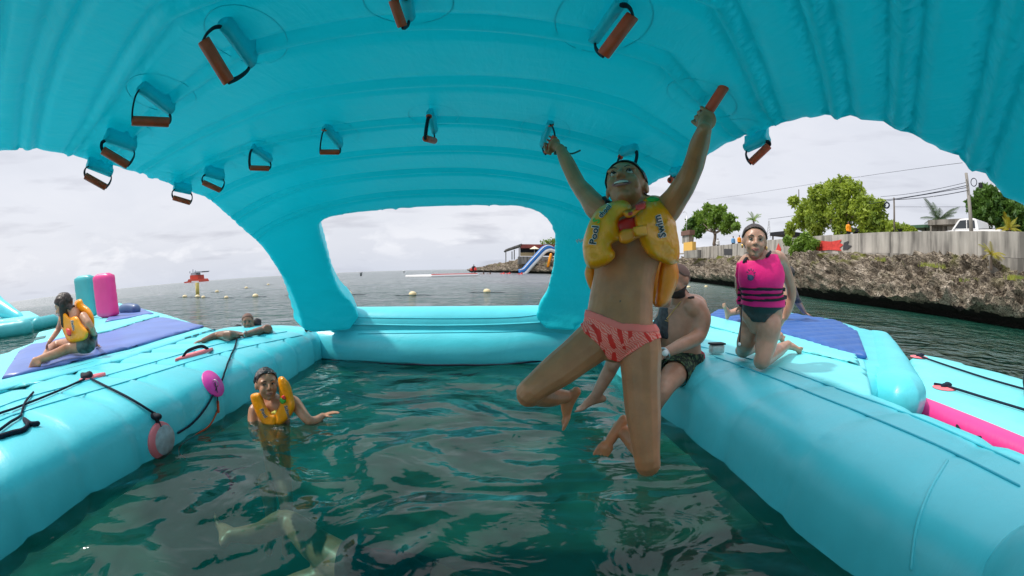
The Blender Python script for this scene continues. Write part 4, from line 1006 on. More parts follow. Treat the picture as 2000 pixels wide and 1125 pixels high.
# ---- the girl swimming in the pool
def vest_small(root, px_l, px_r, Y, thick, neck_px=None, sc_=1., Rr=9):
    o1, f1 = puff('vest_pouch', px_l, Y, thick, M['yellow'], root, Rr, 3.5, lump=.2)
    o2, f2 = puff('vest_pouch', px_r, Y, thick, M['yellow'], root, Rr, 3.5, lump=.2)
    return (o1, f1), (o2, f2)
s = Person('girl in yellow vest swimming in the pool, one arm spread on the water', M['skin_girl'])
Y0 = 3.02
s.torso([(at(545, 930, 2.9), .10, .09), (at(540, 880, 2.95), .115, .085), (at(535, 820, Y0), .14, .09), (at(532, 792, Y0), .15, .085), (at(528, 780, Y0), .09, .06)], (1, 0, 0))
s.limb([at(530, 795, Y0), at(523, 770, Y0)], [.055, .05])
sl, sr = at(497, 800, Y0), at(574, 786, Y0-.02)
s.limb([sl, at(493, 820, Y0-.05), at(496, 850, Y0-.12)], [.05, .042, .036])
el, wr = at(602, 797, Y0-.1), at(630, 803, Y0+.05)
el.z, wr.z = .035, .03
s.limb([at(560, 790, Y0), sr, el, wr], [.052, .052, .038, .024]); s.hand(wr, at(648, 806, Y0+.08)-wr, (0, 0, 1), .15, .15)
for x_ in (520, 552): s.limb([at(x_, 940, 2.88), at(x_+10, 1010, 2.7), at(x_+5, 1080, 2.7)], [.075, .05, .03])
L_ = s.head(at(521, 751, 2.92), (.66, -.74, .12), (-.10, .12, 1), .24)
s.build(.0075, (at(530, 810, Y0).x, Y0, 0), 3); s.face((.5, .1)); s.hair(M['hair'], .025, jitter=.012)
swim = s
(o1, f1), (o2, f2) = vest_small(s.root, [(489, 775), (496, 768), (508, 768), (514, 778), (518, 790), (529, 806), (541, 812), (538, 834), (518, 832), (504, 815), (496, 797)], [(543, 740), (552, 735), (560, 742), (566, 750), (572, 770), (576, 795), (566, 815), (545, 832), (536, 826), (538, 808), (546, 790), (545, 765)], lambda x, y: 2.90, .035)
vtext('Pool', f1, (508, 800), (5, 9), (8, -4), o1); vtext('School', f2, (555, 793), (3, 9.), (8, -2), o2)
puff('badge', [(546, 781), (552, 775), (558, 779), (558, 786), (550, 789)], 2.853, .003, M['green_print'], o2, 2, 3); puff('badge', [(549, 775), (555, 772), (559, 779), (553, 781)], 2.85, .003, M['red'], o2, 2, 3)
puff('swimsuit_top', [(528, 808), (545, 802), (546, 830), (530, 830)], 2.93, .02, mat('yellow_green_suit', (.6, .6, .1), .6), s.root, 6, 4)

# ---- the man resting his arms on the far end of the left tube
s = Person('man in the sea resting folded arms on the left tube', M['skin_dark'])
hc_ = at(484, 629, 5.3); s.head(hc_, (.48, -.87, -.02), (0, -.05, 1), .23, True)
s.torso([(V3((hc_.x, 5.65, -.5)), .17, .11), (V3((hc_.x, 5.6, -.1)), .20, .12), (V3((hc_.x, 5.5, .20)), .20, .10), (V3((hc_.x, 5.45, .30)), .10, .07)], (1, 0, 0)); s.limb([V3((hc_.x, 5.45, .28)), hc_-V3((0, -.02, .05))], [.07, .07])
hd1, eb1 = on(466, 660, .03)[0], on(514, 651, .04)[0]
s.limb([V3((hc_.x+.2, 5.5, .25)), eb1+V3((.06, .03, 0)), eb1, hd1+V3((.07, .02, .0))], [.07, .055, .05, .032]); s.hand(hd1+V3((.07, .02, .01)), (-1, -.25, -.1), (0, 0, 1), .18, .25)
hd2, eb2 = on(398, 670, .02)[0], on(426, 662, .04)[0]
s.limb([V3((hc_.x-.18, 5.5, .26)), on(455, 664, .05)[0], eb2, hd2+V3((0, 0, .01))], [.065, .055, .045, .03]); s.hand(hd2+V3((0, 0, .01)), (-.55, -.6, -.08), (0, 0, 1), .18, .3)
s.build(.010, (hc_.x, 5.5, 0), 3); s.face((0, 0)); s.hair(M['buzz'], .015, jitter=0.)
for (x, y, w) in ((463, 642, .07), (503, 632, .07)):
    bm = bmesh.new(); p = at(x, y, 5.5); ell(bm, p, (w, .06, w*.9), sub=3)
    for v in bm.verts: v.co += (v.co-p)*.4*noise.noise(v.co*16)
    obj('vest_collar', bm, M['black'], s.root)
bm = bmesh.new(); a = hd1+V3((.09, .02, .01)); tube(bm, [a+V3((.0, math.cos(t), math.sin(t)))*.035 for t in np.linspace(0, 2*PI, 17)], .006, 6, caps=False); obj('wristwatch', bm, M['steel'], s.root)

# ---- the girl sitting on the purple deck
s = Person('girl with long dark hair and yellow vest sitting on the purple deck', M['skin_girl'])
hip = atz(172, 676, ZL+.14); Yh = hip.y
g = lambda x, y, dy=0.: at(x, y, Yh+dy)
s.torso([(g(168, 672), .13, .10), (g(160, 655), .12, .09), (g(150, 632, .0), .13, .09), (g(146, 616, -.02), .13, .08), (g(140, 606, -.05), .06, .05)], (.55, -.83, 0))
s.limb([g(142, 612, -.03), g(132, 600, -.08)], [.05, .05])
s.head(g(124, 597, -.1), (-.72, -.55, -.38), (-.30, -.15, .9), .25)
kn = at(134, 681, Yh-.15); an = atz(68, 705, ZL+.09); s.limb([g(172, 673, -.02), kn, at(104, 693, (kn.y+an.y)/2), an], [.085, .062, .052, .036]); s.foot(an, atz(30, 717, ZL+.04)-an, (.3, 0, 1), .25)
k2 = at(108, 675, Yh+.12); a2 = atz(84, 700, ZL+.08); s.limb([g(158, 672, .1), k2, a2], [.085, .06, .036]); s.foot(a2, (-.6, -.5, -.1), (.3, 0, 1), .19)
sh = g(163, 618, -.08); e1 = g(181, 645, -.05); w1 = atz(188, 674, ZL+.06); s.limb([sh, e1, w1], [.052, .038, .026]); s.hand(w1, atz(196, 676, ZL+.05)-w1, (0, 0, 1), .15, .1)
s2 = g(122, 622, .0); e2 = g(113, 645, .02); w2 = at(96, 668, (Yh+a2.y)/2); s.limb([s2, e2, w2], [.05, .037, .026]); s.hand(w2, at(86, 680, w2.y)-w2, (-.3, -.5, .8), .16, .35)
s.build(.013, tuple(hip), 3); s.face(brow=True)
q = s.loc(s.heads[0]); s.hair(M['hair_brown'], .05, lambda q: (q[:, 2] > -.1+1.0*q[:, 1]), jitter=.01)
bm = bmesh.new(); h = s.heads[0]
for k in range(26):
    a_ = -1.9+3.0*k/25; x_, y_ = .36*math.sin(a_+.4), -.40*math.cos(a_*.75)
    p0 = h['C']+h['B'] @ V3((x_, min(y_, .12), .1))*h['hh']; dn = V3((-.10+.02*math.sin(k*3), -.05, -1))
    tube(bm, catmull([p0, p0+dn*.08+V3((0, 0, .0)), p0+dn*.16+V3((.012*math.sin(k*2), .01, 0)), p0+dn*(.25+.05*math.sin(k*5))], 4), interp([.028, .026, .020, .006], 4), 6)
hb_ = remesh(bm, .012, 2); link('loose_hair', hb_, M['hair_brown'], s.root)
pv, fv = puff('vest_front', [(115, 610), (128, 612), (136, 620), (150, 618), (160, 632), (172, 648), (168, 662), (150, 668), (134, 668), (124, 650), (118, 632)], Yh-.14, .05, M['yellow'], s.root, 10, 3.5, lump=.3)
puff('vest_back', [(146, 590), (158, 584), (164, 594), (176, 604), (184, 622), (183, 648), (172, 655), (168, 630), (160, 612), (148, 606)], Yh+.05, .06, M['yellow'], s.root, 10, 3.5, lump=.3)
puff('red_panel', [(129, 642), (137, 644), (139, 656), (131, 654)], Yh-.20, .01, M['red'], pv, 3, 3)
vtext('Swim', fv, (138, 626), (2, 9), (7, -1), pv)
dd = np.linalg.norm(s.co-np.array(g(170, 668)), axis=1); s.shell((dd < .15) & (s.co[:, 0] > kn.x+.15), .006, 'swim_briefs', mat('patterned_swimwear', (.10, .14, .13), .6, noise_amt=.8, noise_scale=14), .004)

# ---- the bearded man sitting on the right tube
s = Person('bearded man in leaf print shorts sitting on the right tube', M['skin_man'])
Ym = 3.25
g = lambda x, y, dy=0.: at(x, y, Ym+dy)
seat = g(1330, 712)
R_m = V3((.72, -.69, 0))
s.torso([(g(1330, 706), .17, .13), (g(1328, 680), .165, .125), (g(1326, 650), .165, .12), (g(1332, 620), .19, .125), (g(1335, 597), .19, .10), (g(1330, 585), .09, .07)], R_m, 5, 2.5)
s.limb([g(1330, 592), g(1326, 572, -.02)], [.07, .065])
s.head(g(1322, 548, -.05), (-.82, -.52, -.10), (-.05, 0, 1), .245)
s.limb([g(1356, 600, -.12), g(1370, 620, -.15), g(1364, 655, -.2), g(1335, 672, -.32), g(1297, 690, -.38)], [.085, .075, .058, .05, .034]); s.hand(g(1297, 690, -.38), (-.8, -.35, -.4), (-.2, -.6, .7), .19, .5)
s.limb([g(1305, 598, .15), g(1290, 630, .12), g(1265, 668, -.05), g(1215, 690, -.1)], [.075, .055, .045, .032]); s.hand(g(1215, 690, -.1), (-.7, -.2, -.6), (-.2, -.6, .7), .19, .4)
s.limb([g(1335, 715, -.05), g(1318, 730, -.25), g(1296, 760, -.42), g(1275, 800, -.42), g(1262, 850, -.40)], [.11, .095, .07, .055, .04])
s.limb([g(1312, 702, .1), g(1260, 700, -.02), g(1212, 690, -.08), g(1190, 725, -.05), at(1164, 772, Ym-.05)], [.10, .09, .068, .055, .04]); 
fa = at(1164, 772, Ym-.05); s.foot(fa, (-1, -.15, -.25), (.3, 0, 1), .25)
s.build(.011, (seat.x, Ym, .42), 3); s.face((0, 0), thickbrow=1.3)
s.hair(M['buzz'], .012, jitter=0.)
q = s.loc(s.heads[0]); s.shell((np.abs(q) < .6).all(1) & (q[:, 2] < -.16+.35*(-q[:, 1])) & (q[:, 1] > -.12) & (q[:, 2] > -.54) & ~((np.abs(q[:, 0]) < .12) & (q[:, 2] > -.29) & (q[:, 1] > .3)), .015*.245, 'beard', M['beard'], .006, .004)
pc = np.array([px_of(c) for c in s.co]); hipc = np.array(g(1335, 712))
zone = (pc[:, 1] > np.interp(pc[:, 0], [1270, 1300, 1360], [668, 684, 690])) & (s.co[:, 2] > .30) & (np.linalg.norm(s.co-hipc, axis=1) < .34) & (pc[:, 0] > 1272)
def leaf_mat():
    m = mat('leaf_print_shorts', (.02, .035, .025), .75, .3); nt = m.node_tree; N = nt.nodes; L = nt.links; tc = N.new('ShaderNodeTexCoord')
    v = N.new('ShaderNodeTexVoronoi'); v.inputs['Scale'].default_value = 22; v.feature = 'DISTANCE_TO_EDGE'; L.new(tc.outputs['Object'], v.inputs[0])
    w = N.new('ShaderNodeTexWave'); w.inputs['Scale'].default_value = 30; w.inputs['Distortion'].default_value = 8; L.new(tc.outputs['Object'], w.inputs[0])
    a_ = N.new('ShaderNodeMath'); a_.operation = 'MULTIPLY'; L.new(v.outputs[0], a_.inputs[0]); L.new(w.outputs[1], a_.inputs[1])
    r = N.new('ShaderNodeValToRGB'); L.new(a_.outputs[0], r.inputs[0]); r.color_ramp.elements[0].position = .08; r.color_ramp.elements[0].color = (.014, .022, .018, 1)
    r.color_ramp.elements[1].position = .22; r.color_ramp.elements[1].color = (.16, .24, .10, 1); L.new(r.outputs[0], N['Principled BSDF'].inputs['Base Color']); return m
s.shell(zone, .014, 'shorts', leaf_mat(), .006, .006)
bm = bmesh.new(); c_ = g(1299, 690, -.385); d_ = V3((-.8, -.35, -.4)).normalized(); t1 = d_.orthogonal().normalized(); t2 = d_.cross(t1)
tube(bm, [c_+(t1*math.cos(t)+t2*math.sin(t))*.037 for t in np.linspace(0, 2*PI, 17)], .010, 6, caps=False); wv = obj('wristwatch', bm, M['steel'], s.root)
bm = bmesh.new(); p = c_-ray(1286, 702)*.045; tube(bm, [p, p-ray(1286, 702)*.008], .022, 18, caps=False); obj('watch_face', bm, M['white'], wv)
bm = bmesh.new(); P = [g(x, y, -.125) for x, y in ((1312, 590), (1309, 606), (1303, 618), (1300, 626))]; P = [ray_body for ray_body in P]
def onto(sx, x, y, lift=.004):
    ok, l, n_, _ = sx.body.ray_cast(O_, ray(x, y)); return (l+n_*lift) if ok else at(x, y, Ym-.1)
P = [onto(s, x, y) for x, y in ((1330, 588), (1322, 600), (1312, 612), (1303, 622), (1306, 628), (1300, 626))]; tube(bm, P, .0028, 5); obj('neck_chain', bm, M['gold'], s.root)
tz = (np.linalg.norm(s.co-np.array(g(1292, 622, -.05)), axis=1) < .17) & (pc[:, 0] < 1306)
s.shell(tz, .002, 'tattoo', mat('blue_black_tattoo', (.045, .05, .06), .55, noise_amt=.7, noise_scale=40), .001)

# ---- the woman kneeling on the right-hand mat
s = Person('woman in pink life vest and dark swimsuit kneeling on the cyan deck', M['skin_woman'])
kz = .49; kR = atz(1489, 704, kz+.05); kL = atz(1452, 684, kz+.05); Yw = kR.y+.04
g = lambda x, y, dy=0.: at(x, y, Yw+dy)
lat = V3((.93, -.36, 0))
s.torso([(g(1487, 640, .08), .10, .09), (g(1488, 618, .08), .150, .11), (g(1490, 596, .06), .142, .10), (g(1488, 570, .03), .118, .09), (g(1487, 540, .0), .138, .095), (g(1488, 512, .0), .138, .08), (g(1488, 499, .03), .07, .06)], lat)
s.limb([g(1486, 508, .03), g(1482, 490, .0)], [.055, .052])
s.head(g(1474, 472, -.03), (-.42, -.90, .02), (.04, 0, 1), .225)
s.limb([g(1500, 628, .03), g(1502, 640, .0), g(1496, 672, .0), kR, kR+V3((0, .03, -.01))], [.092, .09, .078, .056, .052])
s.limb([g(1470, 628, .2), g(1466, 645, .22), g(1458, 665, .2), kL, kL+V3((0, .03, -.01))], [.092, .088, .074, .055, .052])
aR, aL = atz(1540, 672, kz+.06), atz(1524, 655, kz+.07)
s.limb([kR+V3((0, 0, -.005)), kR.lerp(aR, .45), aR], [.056, .055, .034]); s.limb([kL, kL.lerp(aL, .5), aL], [.056, .052, .034])
s.foot(aR, (.85, .3, -.15), (-.2, .8, .5), .23); s.foot(aL, (.5, .8, .1), (-.5, .2, .8), .22)
s.limb([g(1505, 508, .0), g(1521, 505, .03), g(1536, 535, .10), g(1546, 570, .14), g(1541, 598, .16), g(1533, 620, .16)], [.052, .054, .045, .038, .036, .026]); s.hand(g(1533, 620, .16), (-.5, .1, -.9), (.5, -.5, .1), .17, .3)
s.limb([g(1462, 510, .05), g(1450, 525, .12), g(1446, 560, .22), g(1450, 592, .25)], [.055, .05, .042, .028]); s.hand(g(1450, 592, .25), (.2, 0, -1), (-.5, -.5, .1), .17, .3)
s.build(.009, (kR.x, Yw, kz), 3); s.face((.1, 0))
s.hair(M['hair_brown'], .035, lambda q: (q[:, 2] > .0+1.15*q[:, 1]) & ~((np.abs(q[:, 0]) > .31) & (np.abs(q[:, 1]+.05) < .09) & (q[:, 2] < .08)), jitter=.003)
h = s.heads[0]; bm = bmesh.new(); ell(bm, h['C']+h['B'] @ V3((.1, -.52, -.02))*h['hh'], (.045, .045, .05), sub=3); obj('hair_bun', bm, M['hair_brown'], s.root)
pc = np.array([px_of(c) for c in s.co]); x, y = pc[:, 0], pc[:, 1]; arm = (x > np.interp(y, [500, 520, 600, 640], [1516, 1524, 1533, 1528])) | (x < np.interp(y, [495, 530, 600], [1448, 1440, 1443]))
tor = ~arm & (s.co[:, 2] > .9) & (np.abs(s.co[:, 1]-Yw-.03) < .32)
vst = tor & (y > np.interp(x, [1445, 1462, 1474, 1490, 1500, 1520], [512, 508, 509, 507, 498, 500])) & (y < 598+(x-1450)*.03)
vp = s.shell(vst, .014+.007*np.sin(np.clip((y-505)/95, 0, 1)*PI), 'life_vest', M['pinkvest'], .014)
for yy in (561, 572, 583):
    s.shell(vst & (np.abs(y-yy-(x-1490)*.012) < 3.4), .031, 'strap', M['webbing'], .005, parent=vp)
def onp(x, y, lift):
    ok, l, n_, _ = s.body.ray_cast(O_, ray(x, y)); return (l-ray(x, y)*lift) if ok else at(x, y, Yw-.12)
bm = bmesh.new(); c_ = onp(1466, 540, .045)
for k in range(12):
    t = 2*PI*k/12; r_ = .045 if t < PI else .028
    box(bm, c_+V3((math.cos(t)*r_*.7, -.004, math.sin(t)*r_*.8+.008)), (.006, .003, .016), Matrix.Rotation(-t+PI/2, 3, 'Y'))
ell(bm, c_+V3((0, 0, -.008)), (.026, .006, .020)); obj('printed_emblem', bm, mat('emblem_ink', (.03, .05, .12), .5), vp)
for (x1, y1, x2, y2) in ((1498, 500, 1506, 492), (1452, 512, 1458, 504)):
    bm = bmesh.new(); tube(bm, [onp(x1, y1, .035), onp((x1+x2)/2, (y1+y2)/2, .04), onp(x2, y2, .02)], .012, 8, flat=.4); obj('shoulder_strap', bm, M['webbing'], vp)
for (x1, y1) in ((1527, 565), (1530, 580), (1528, 592)):
    bm = bmesh.new(); box(bm, g(x1, y1, -.02), (.03, .05, .028), rotz(.3), .006); obj('buckle', bm, M['black'], vp)
suit = ~arm & (y > 590) & (y < np.interp(x, [1447, 1456, 1470, 1484, 1492, 1505, 1520, 1534], [600, 612, 630, 641, 634, 620, 606, 600])) & (np.abs(s.co[:, 1]-Yw-.06) < .3) & (s.co[:, 2] > kz+.3)
s.shell(suit, .005, 'swimsuit', M['green_suit'], .004)
for (x_, y_) in ((1446, 0), ):
    bm = bmesh.new(); P = [g(1449, 596, -.02), g(1448, 620, -.06), g(1446, 645, -.10), g(1444, 672, -.10)]; tube(bm, catmull(P, 5), .004, 5); q_ = obj('cord', bm, M['webbing'], vp)
    bm = bmesh.new(); ell(bm, P[-1], (.010, .010, .012)); obj('toggle', bm, M['white'], q_)
for x_ in (-1, 1):
    bm = bmesh.new(); ell(bm, h['C']+h['B'] @ V3((.37*x_, -.02, -.16))*h['hh'], (.008, .008, .014)); obj('earring', bm, M['gold'], s.root)

# ---- the tattooed person lying on the blue mat behind her
s = Person('person mostly hidden behind the kneeling woman, leaning on one tattooed arm', M['skin_woman'])
Yb = atz(1500, 620, .52).y
g = lambda x, y, dy=0.: at(x, y, Yb+dy)
s.torso([(g(1505, 612), .16, .11), (g(1518, 590), .16, .11), (g(1532, 562), .18, .10), (g(1535, 552), .08, .07)], (.8, -.5, .2))
s.head(g(1537, 536), (-.6, .6, -.1), (0, 0, 1), .24, False); s.limb([g(1535, 556), g(1537, 542)], [.06, .06])
hd = atz(1578, 618, .53); s.limb([g(1546, 562, -.05), g(1556, 586, -.1), hd+V3((-.06, .03, .06))], [.07, .055, .035]); s.hand(hd+V3((-.06, .03, .05)), (1, -.1, -.25), (0, 0, 1), .19, .1)
ft = atz(1424, 612, .58); s.limb([g(1500, 612), g(1470, 602, -.1), ft], [.10, .07, .042]); s.foot(ft, (-.3, -.2, .9), (.9, .2, .2), .25)
s.build(.014, (g(1505, 612).x, Yb, .5), 3); s.hair(M['hair'], .05)
pc = np.array([px_of(c) for c in s.co]); s.shell((pc[:, 0] > 1542) & (pc[:, 1] > 560) & (pc[:, 1] < 592), .004, 'tattoo_sleeve', mat('grey_tattoo', (.10, .09, .10), .55, noise_amt=.7, noise_scale=25), .002)

# ---- the swimmer under the water at the bottom of the picture
s = Person('submerged swimmer with bare legs and dark shorts below the water surface', M['skin_man'])
g = lambda x, y, z=-.10: atz(x, y, z-.045)
s.limb([g(780, 1135, -.13), g(690, 1110, -.105), g(612, 1062, -.078)], [.12, .10, .085])
s.limb([g(612, 1060, -.078), g(560, 1020, -.062), g(505, 1042, -.05), g(450, 1045, -.035)], [.085, .068, .055, .035]); s.foot(g(450, 1042, -.04), g(432, 985, -.0)-g(440, 1060, -.03), (1, 0, .2), .24)
s.limb([g(660, 1125, -.2), g(600, 1140, -.22), g(540, 1160, -.3)], [.09, .07, .06])
s.torso([(g(720, 1130, -.2), .16, .11), (g(820, 1150, -.2), .16, .11), (g(900, 1190, -.22), .17, .11)], (.2, -1, 0))
s.build(.012, tuple(g(640, 1060, -.2)), 3)
s.shell((s.co[:, 0] > g(672, 1100).x) & (s.co[:, 0] < g(845, 1130).x), .012, 'shorts', M['black'], .006)
# ------------------------------------------------------------------ the rocky shore
def fbm(p, o=4, l=2.1, g=.5):
    a = 1; v = 0
    for _ in range(o): v += a*noise.noise(p); p = p*l; a *= g
    return v
def ridge(p, o=4):
    a = 1; v = 0
    for _ in range(o): v += a*(1-abs(noise.noise(p))*2); p = p*2.15; a *= .55
    return v
SHORE = [(27, -40), (25.5, -18), (23.5, -4), (21.6, 6), (20.6, 10), (18.9, 15), (18.2, 22), (19.0, 33), (20.9, 50), (20.5, 66), (16, 84), (8, 101), (1, 116), (-5, 132), (-10, 150), (-17, 172)]
TOPZ = [2.9, 2.9, 2.8, 2.9, 3.0, 2.9, 2.8, 2.8, 2.8, 3.0, 3.4, 3.9, 3.7, 3.0, 2.2, 1.2]
def rock_mat():
    m = bpy.data.materials.new('karst_rock'); m.use_nodes = True; nt = m.node_tree; N = nt.nodes; L = nt.links
    b = N['Principled BSDF']; b.inputs['Roughness'].default_value = .9; b.inputs['Specular IOR Level'].default_value = .2
    tc = N.new('ShaderNodeTexCoord')
    def nz(s, d=6, dist=.5, st=(1, 1, 1)):
        mp = N.new('ShaderNodeMapping'); mp.inputs['Scale'].default_value = st; L.new(tc.outputs['Object'], mp.inputs[0])
        n = N.new('ShaderNodeTexNoise'); n.inputs['Scale'].default_value = s; n.inputs['Detail'].default_value = d; n.inputs['Distortion'].default_value = dist
        L.new(mp.outputs[0], n.inputs[0]); return n.outputs[0]
    def ramp(f, pts):
        r = N.new('ShaderNodeValToRGB'); L.new(f, r.inputs[0]); e = r.color_ramp.elements
        while len(e) < len(pts): e.new(.5)
        for k, (p, c) in enumerate(pts): e[k].position = p; e[k].color = (*c, 1)
        return r.outputs[0]
    def mixc(f, a, c):
        x = N.new('ShaderNodeMix'); x.data_type = 'RGBA'; L.new(f, x.inputs[0]); L.new(a, x.inputs[6])
        if isinstance(c, tuple): x.inputs[7].default_value = (*c, 1)
        else: L.new(c, x.inputs[7])
        return x.outputs[2]
    c = ramp(nz(1.3, 8, 1.2), [(.3, (.15, .125, .095)), (.5, (.36, .30, .225)), (.7, (.58, .50, .40))])
    pit = ramp(nz(5., 6, 2.5, (1, 1, 1.6)), [(.40, (0, 0, 0)), (.52, (1, 1, 1))])
    c = mixc(pit, N_rgb(N, L, (.07, .055, .045)), c)
    sx = N.new('ShaderNodeSeparateXYZ'); L.new(tc.outputs['Object'], sx.inputs[0])
    wob = N.new('ShaderNodeMath'); wob.operation = 'MULTIPLY_ADD'; L.new(nz(.8, 3), wob.inputs[0]); wob.inputs[1].default_value = .8; wob.inputs[2].default_value = .10
    wet_shade = N.new('ShaderNodeMath'); wet_shade.operation = 'LESS_THAN'; L.new(sx.outputs[2], wet_shade.inputs[0]); L.new(wob.outputs[0], wet_shade.inputs[1])
    c = mixc(wet_shade.outputs[0], c, (.018, .016, .014))     # dark weed-stained tide band, carried higher to paint in the undercut's shade
    gr = N.new('ShaderNodeMapRange'); L.new(sx.outputs[2], gr.inputs[0]); gr.inputs[1].default_value = 1.5; gr.inputs[2].default_value = 2.9
    mo = N.new('ShaderNodeMath'); mo.operation = 'MULTIPLY'; L.new(gr.outputs[0], mo.inputs[0]); L.new(ramp(nz(.45, 4), [(.56, (0, 0, 0)), (.64, (1, 1, 1))]), mo.inputs[1])
    c = mixc(mo.outputs[0], c, (.16, .17, .03))         # yellow-green scrub and moss
    L.new(c, b.inputs['Base Color'])
    bp = N.new('ShaderNodeBump'); bp.inputs['Distance'].default_value = .25; L.new(nz(4.5, 8, 2.5, (1, 1, 1.7)), bp.inputs['Height']); L.new(bp.outputs[0], b.inputs['Normal'])
    return m
def N_rgb(N, L, c): r = N.new('ShaderNodeRGB'); r.outputs[0].default_value = (*c, 1); return r.outputs[0]
M['rock'] = rock_mat()
def shore():
    C = catmull([Vector((x, y, z)) for (x, y), z in zip(SHORE, TOPZ)], 60)
    # equal steps as seen from the water, so near rock is finer
    S = [C[0]]
    for p in C:
        d_ = max(p.xy.length, 8)
        if (p.xy-S[-1].xy).length > d_*.0052: S.append(p)
    S.append(C[-1])
    prof = [(1.1, -1.6), (1.1, -.3), (1.0, .02), (.85, .22), (.3, .42), (-.05, .55), (-.12, .72), (-.05, .95)]
    for k in range(1, 34):
        t = k/34; prof.append((-.05+2.9*t**1.25, .95+(1-.95)*0+t))        # second part scaled to the top height
    V = []; m = 0; rows = []
    for i, p in enumerate(S):
        a, b = S[max(i-3, 0)], S[min(i+3, len(S)-1)]; T = (b-a); T.z = 0; T.normalize(); I = Vector((T.y, -T.x, 0))
        if I.x < 0 and False: I = -I
        row = []; far = min(1, p.xy.length/60)
        lip = .35*fbm(Vector((p.x*.35, p.y*.35, 1)), 3)
        for (u, z) in prof:
            if z >= .95 and u > -.049 or z > .96: zz = .95+(p.z-.95)*(z-.95)/(1.0)
            else: zz = z
            q = Vector((p.x, p.y, 0))+I*(u+lip); q.z = zz
            w = min(max((zz-.1)/.5, 0), 1)
            n1 = ridge(Vector((q.x*.9, q.y*.9, q.z*1.5)), 4); n2 = fbm(Vector((q.x*.35+9, q.y*.35, q.z*.5)), 3); n3 = fbm(Vector((q.x*3.1, q.y*3.1, q.z*4.)), 3)
            q += -I*(.40*(n1-.8)+.70*n2+.18*n3)*w; q.z += (.30*(n1-.8)+.12*n3+.25*n2)*w
            row.append(q)
        # shelf running inland under the wall
        top = row[-1]
        for k, u in enumerate((1., 2.2, 4, 8, 20, 90)):
            q = Vector((p.x, p.y, 0))+I*(2.85+lip+u); q.z = top.z*.3+p.z*.7+(.25*fbm(Vector((q.x*.6, q.y*.6, 2)), 4) if u < 6 else 0)+.02*u; row.append(q)
        rows.append(row)
    n_ = len(rows[0]); V = [v for r in rows for v in r]
    F = [(i*n_+j, i*n_+j+1, (i+1)*n_+j+1, (i+1)*n_+j) for i in range(len(rows)-1) for j in range(n_-1)]
    o = pyobj('rocky_shore', V, F, M['rock'], None, False); tag(o, kind='structure')
shore()
# land behind the wall, rising away from the road
LAND = mat('dry_earth', (.20, .17, .12), .95, noise_amt=.4, noise_scale=.6)
V = []; F = []
line = [(28, -40), (26.6, -18), (25, -4), (23.6, 6), (22.8, 12), (22.3, 22), (23.2, 34), (25, 50), (25.5, 66), (22, 86)]
for (x, y) in line:
    for dx, z in ((.35, 3.85), (5, 4.2), (13, 5.1), (30, 6.), (90, 7.), (400, 8)): V.append((x+dx, y*(1+dx/400), z))
for i in range(len(line)-1):
    for j in range(5): F.append((i*6+j, i*6+j+1, (i+1)*6+j+1, (i+1)*6+j))
tag(pyobj('land', V, F, LAND), kind='structure')

# ---- the long retaining wall, built of cast panels
def conc_mat(name, base, streak=True):
    m = bpy.data.materials.new(name); m.use_nodes = True; nt = m.node_tree; N = nt.nodes; L = nt.links; b = N['Principled BSDF']; b.inputs['Roughness'].default_value = .9
    tc = N.new('ShaderNodeTexCoord')
    mp = N.new('ShaderNodeMapping'); mp.inputs['Scale'].default_value = (1.2, 1.2, .16); L.new(tc.outputs['Object'], mp.inputs[0])
    n = N.new('ShaderNodeTexNoise'); n.inputs['Scale'].default_value = 1.5; n.inputs['Detail'].default_value = 6; L.new(mp.outputs[0], n.inputs[0])
    r = N.new('ShaderNodeValToRGB'); L.new(n.outputs[0], r.inputs[0]); e = r.color_ramp.elements; e.new(.5)
    for k, (p, f) in enumerate(((.36, .38), (.47, .80), (.62, 1.10))): e[k].position = p; e[k].color = (*[c*f for c in base], 1)
    n2 = N.new('ShaderNodeTexNoise'); n2.inputs['Scale'].default_value = .9; n2.inputs['Detail'].default_value = 5; L.new(tc.outputs['Object'], n2.inputs[0])
    mx = N.new('ShaderNodeMix'); mx.data_type = 'RGBA'; mx.blend_type = 'MULTIPLY'; mx.inputs[0].default_value = .5; L.new(r.outputs[0], mx.inputs[6]); L.new(n2.outputs[0], mx.inputs[7])
    L.new(mx.outputs[2], b.inputs['Base Color'])
    bp = N.new('ShaderNodeBump'); bp.inputs['Distance'].default_value = .03; L.new(n2.outputs[0], bp.inputs['Height']); L.new(bp.outputs[0], b.inputs['Normal']); return m
CM = conc_mat('stained_concrete', (.46, .43, .385)); CM2 = conc_mat('old_concrete', (.34, .315, .28))
WL = empty('retaining_wall', (22.4, 25, 3), 'long stained grey concrete wall above the rocks on the right', 'wall')
wl = catmull([Vector((x, y, 0)) for x, y in [(27.6, -38), (26.2, -18), (24.6, -4), (23.2, 6), (22.4, 12), (21.9, 22), (22.8, 34), (24.6, 50), (25.1, 64)]], 40)
def wtop(y): return float(np.interp(y, [-40, 10, 22, 40, 65], [4.3, 4.25, 4.3, 4.45, 4.6]))
seg = []; acc = 0; last = wl[0]; pts_ = [wl[0]]
for p in wl[1:]:
    acc += (p-last).length; last = p
    if acc > 3.0: pts_.append(p); acc = 0
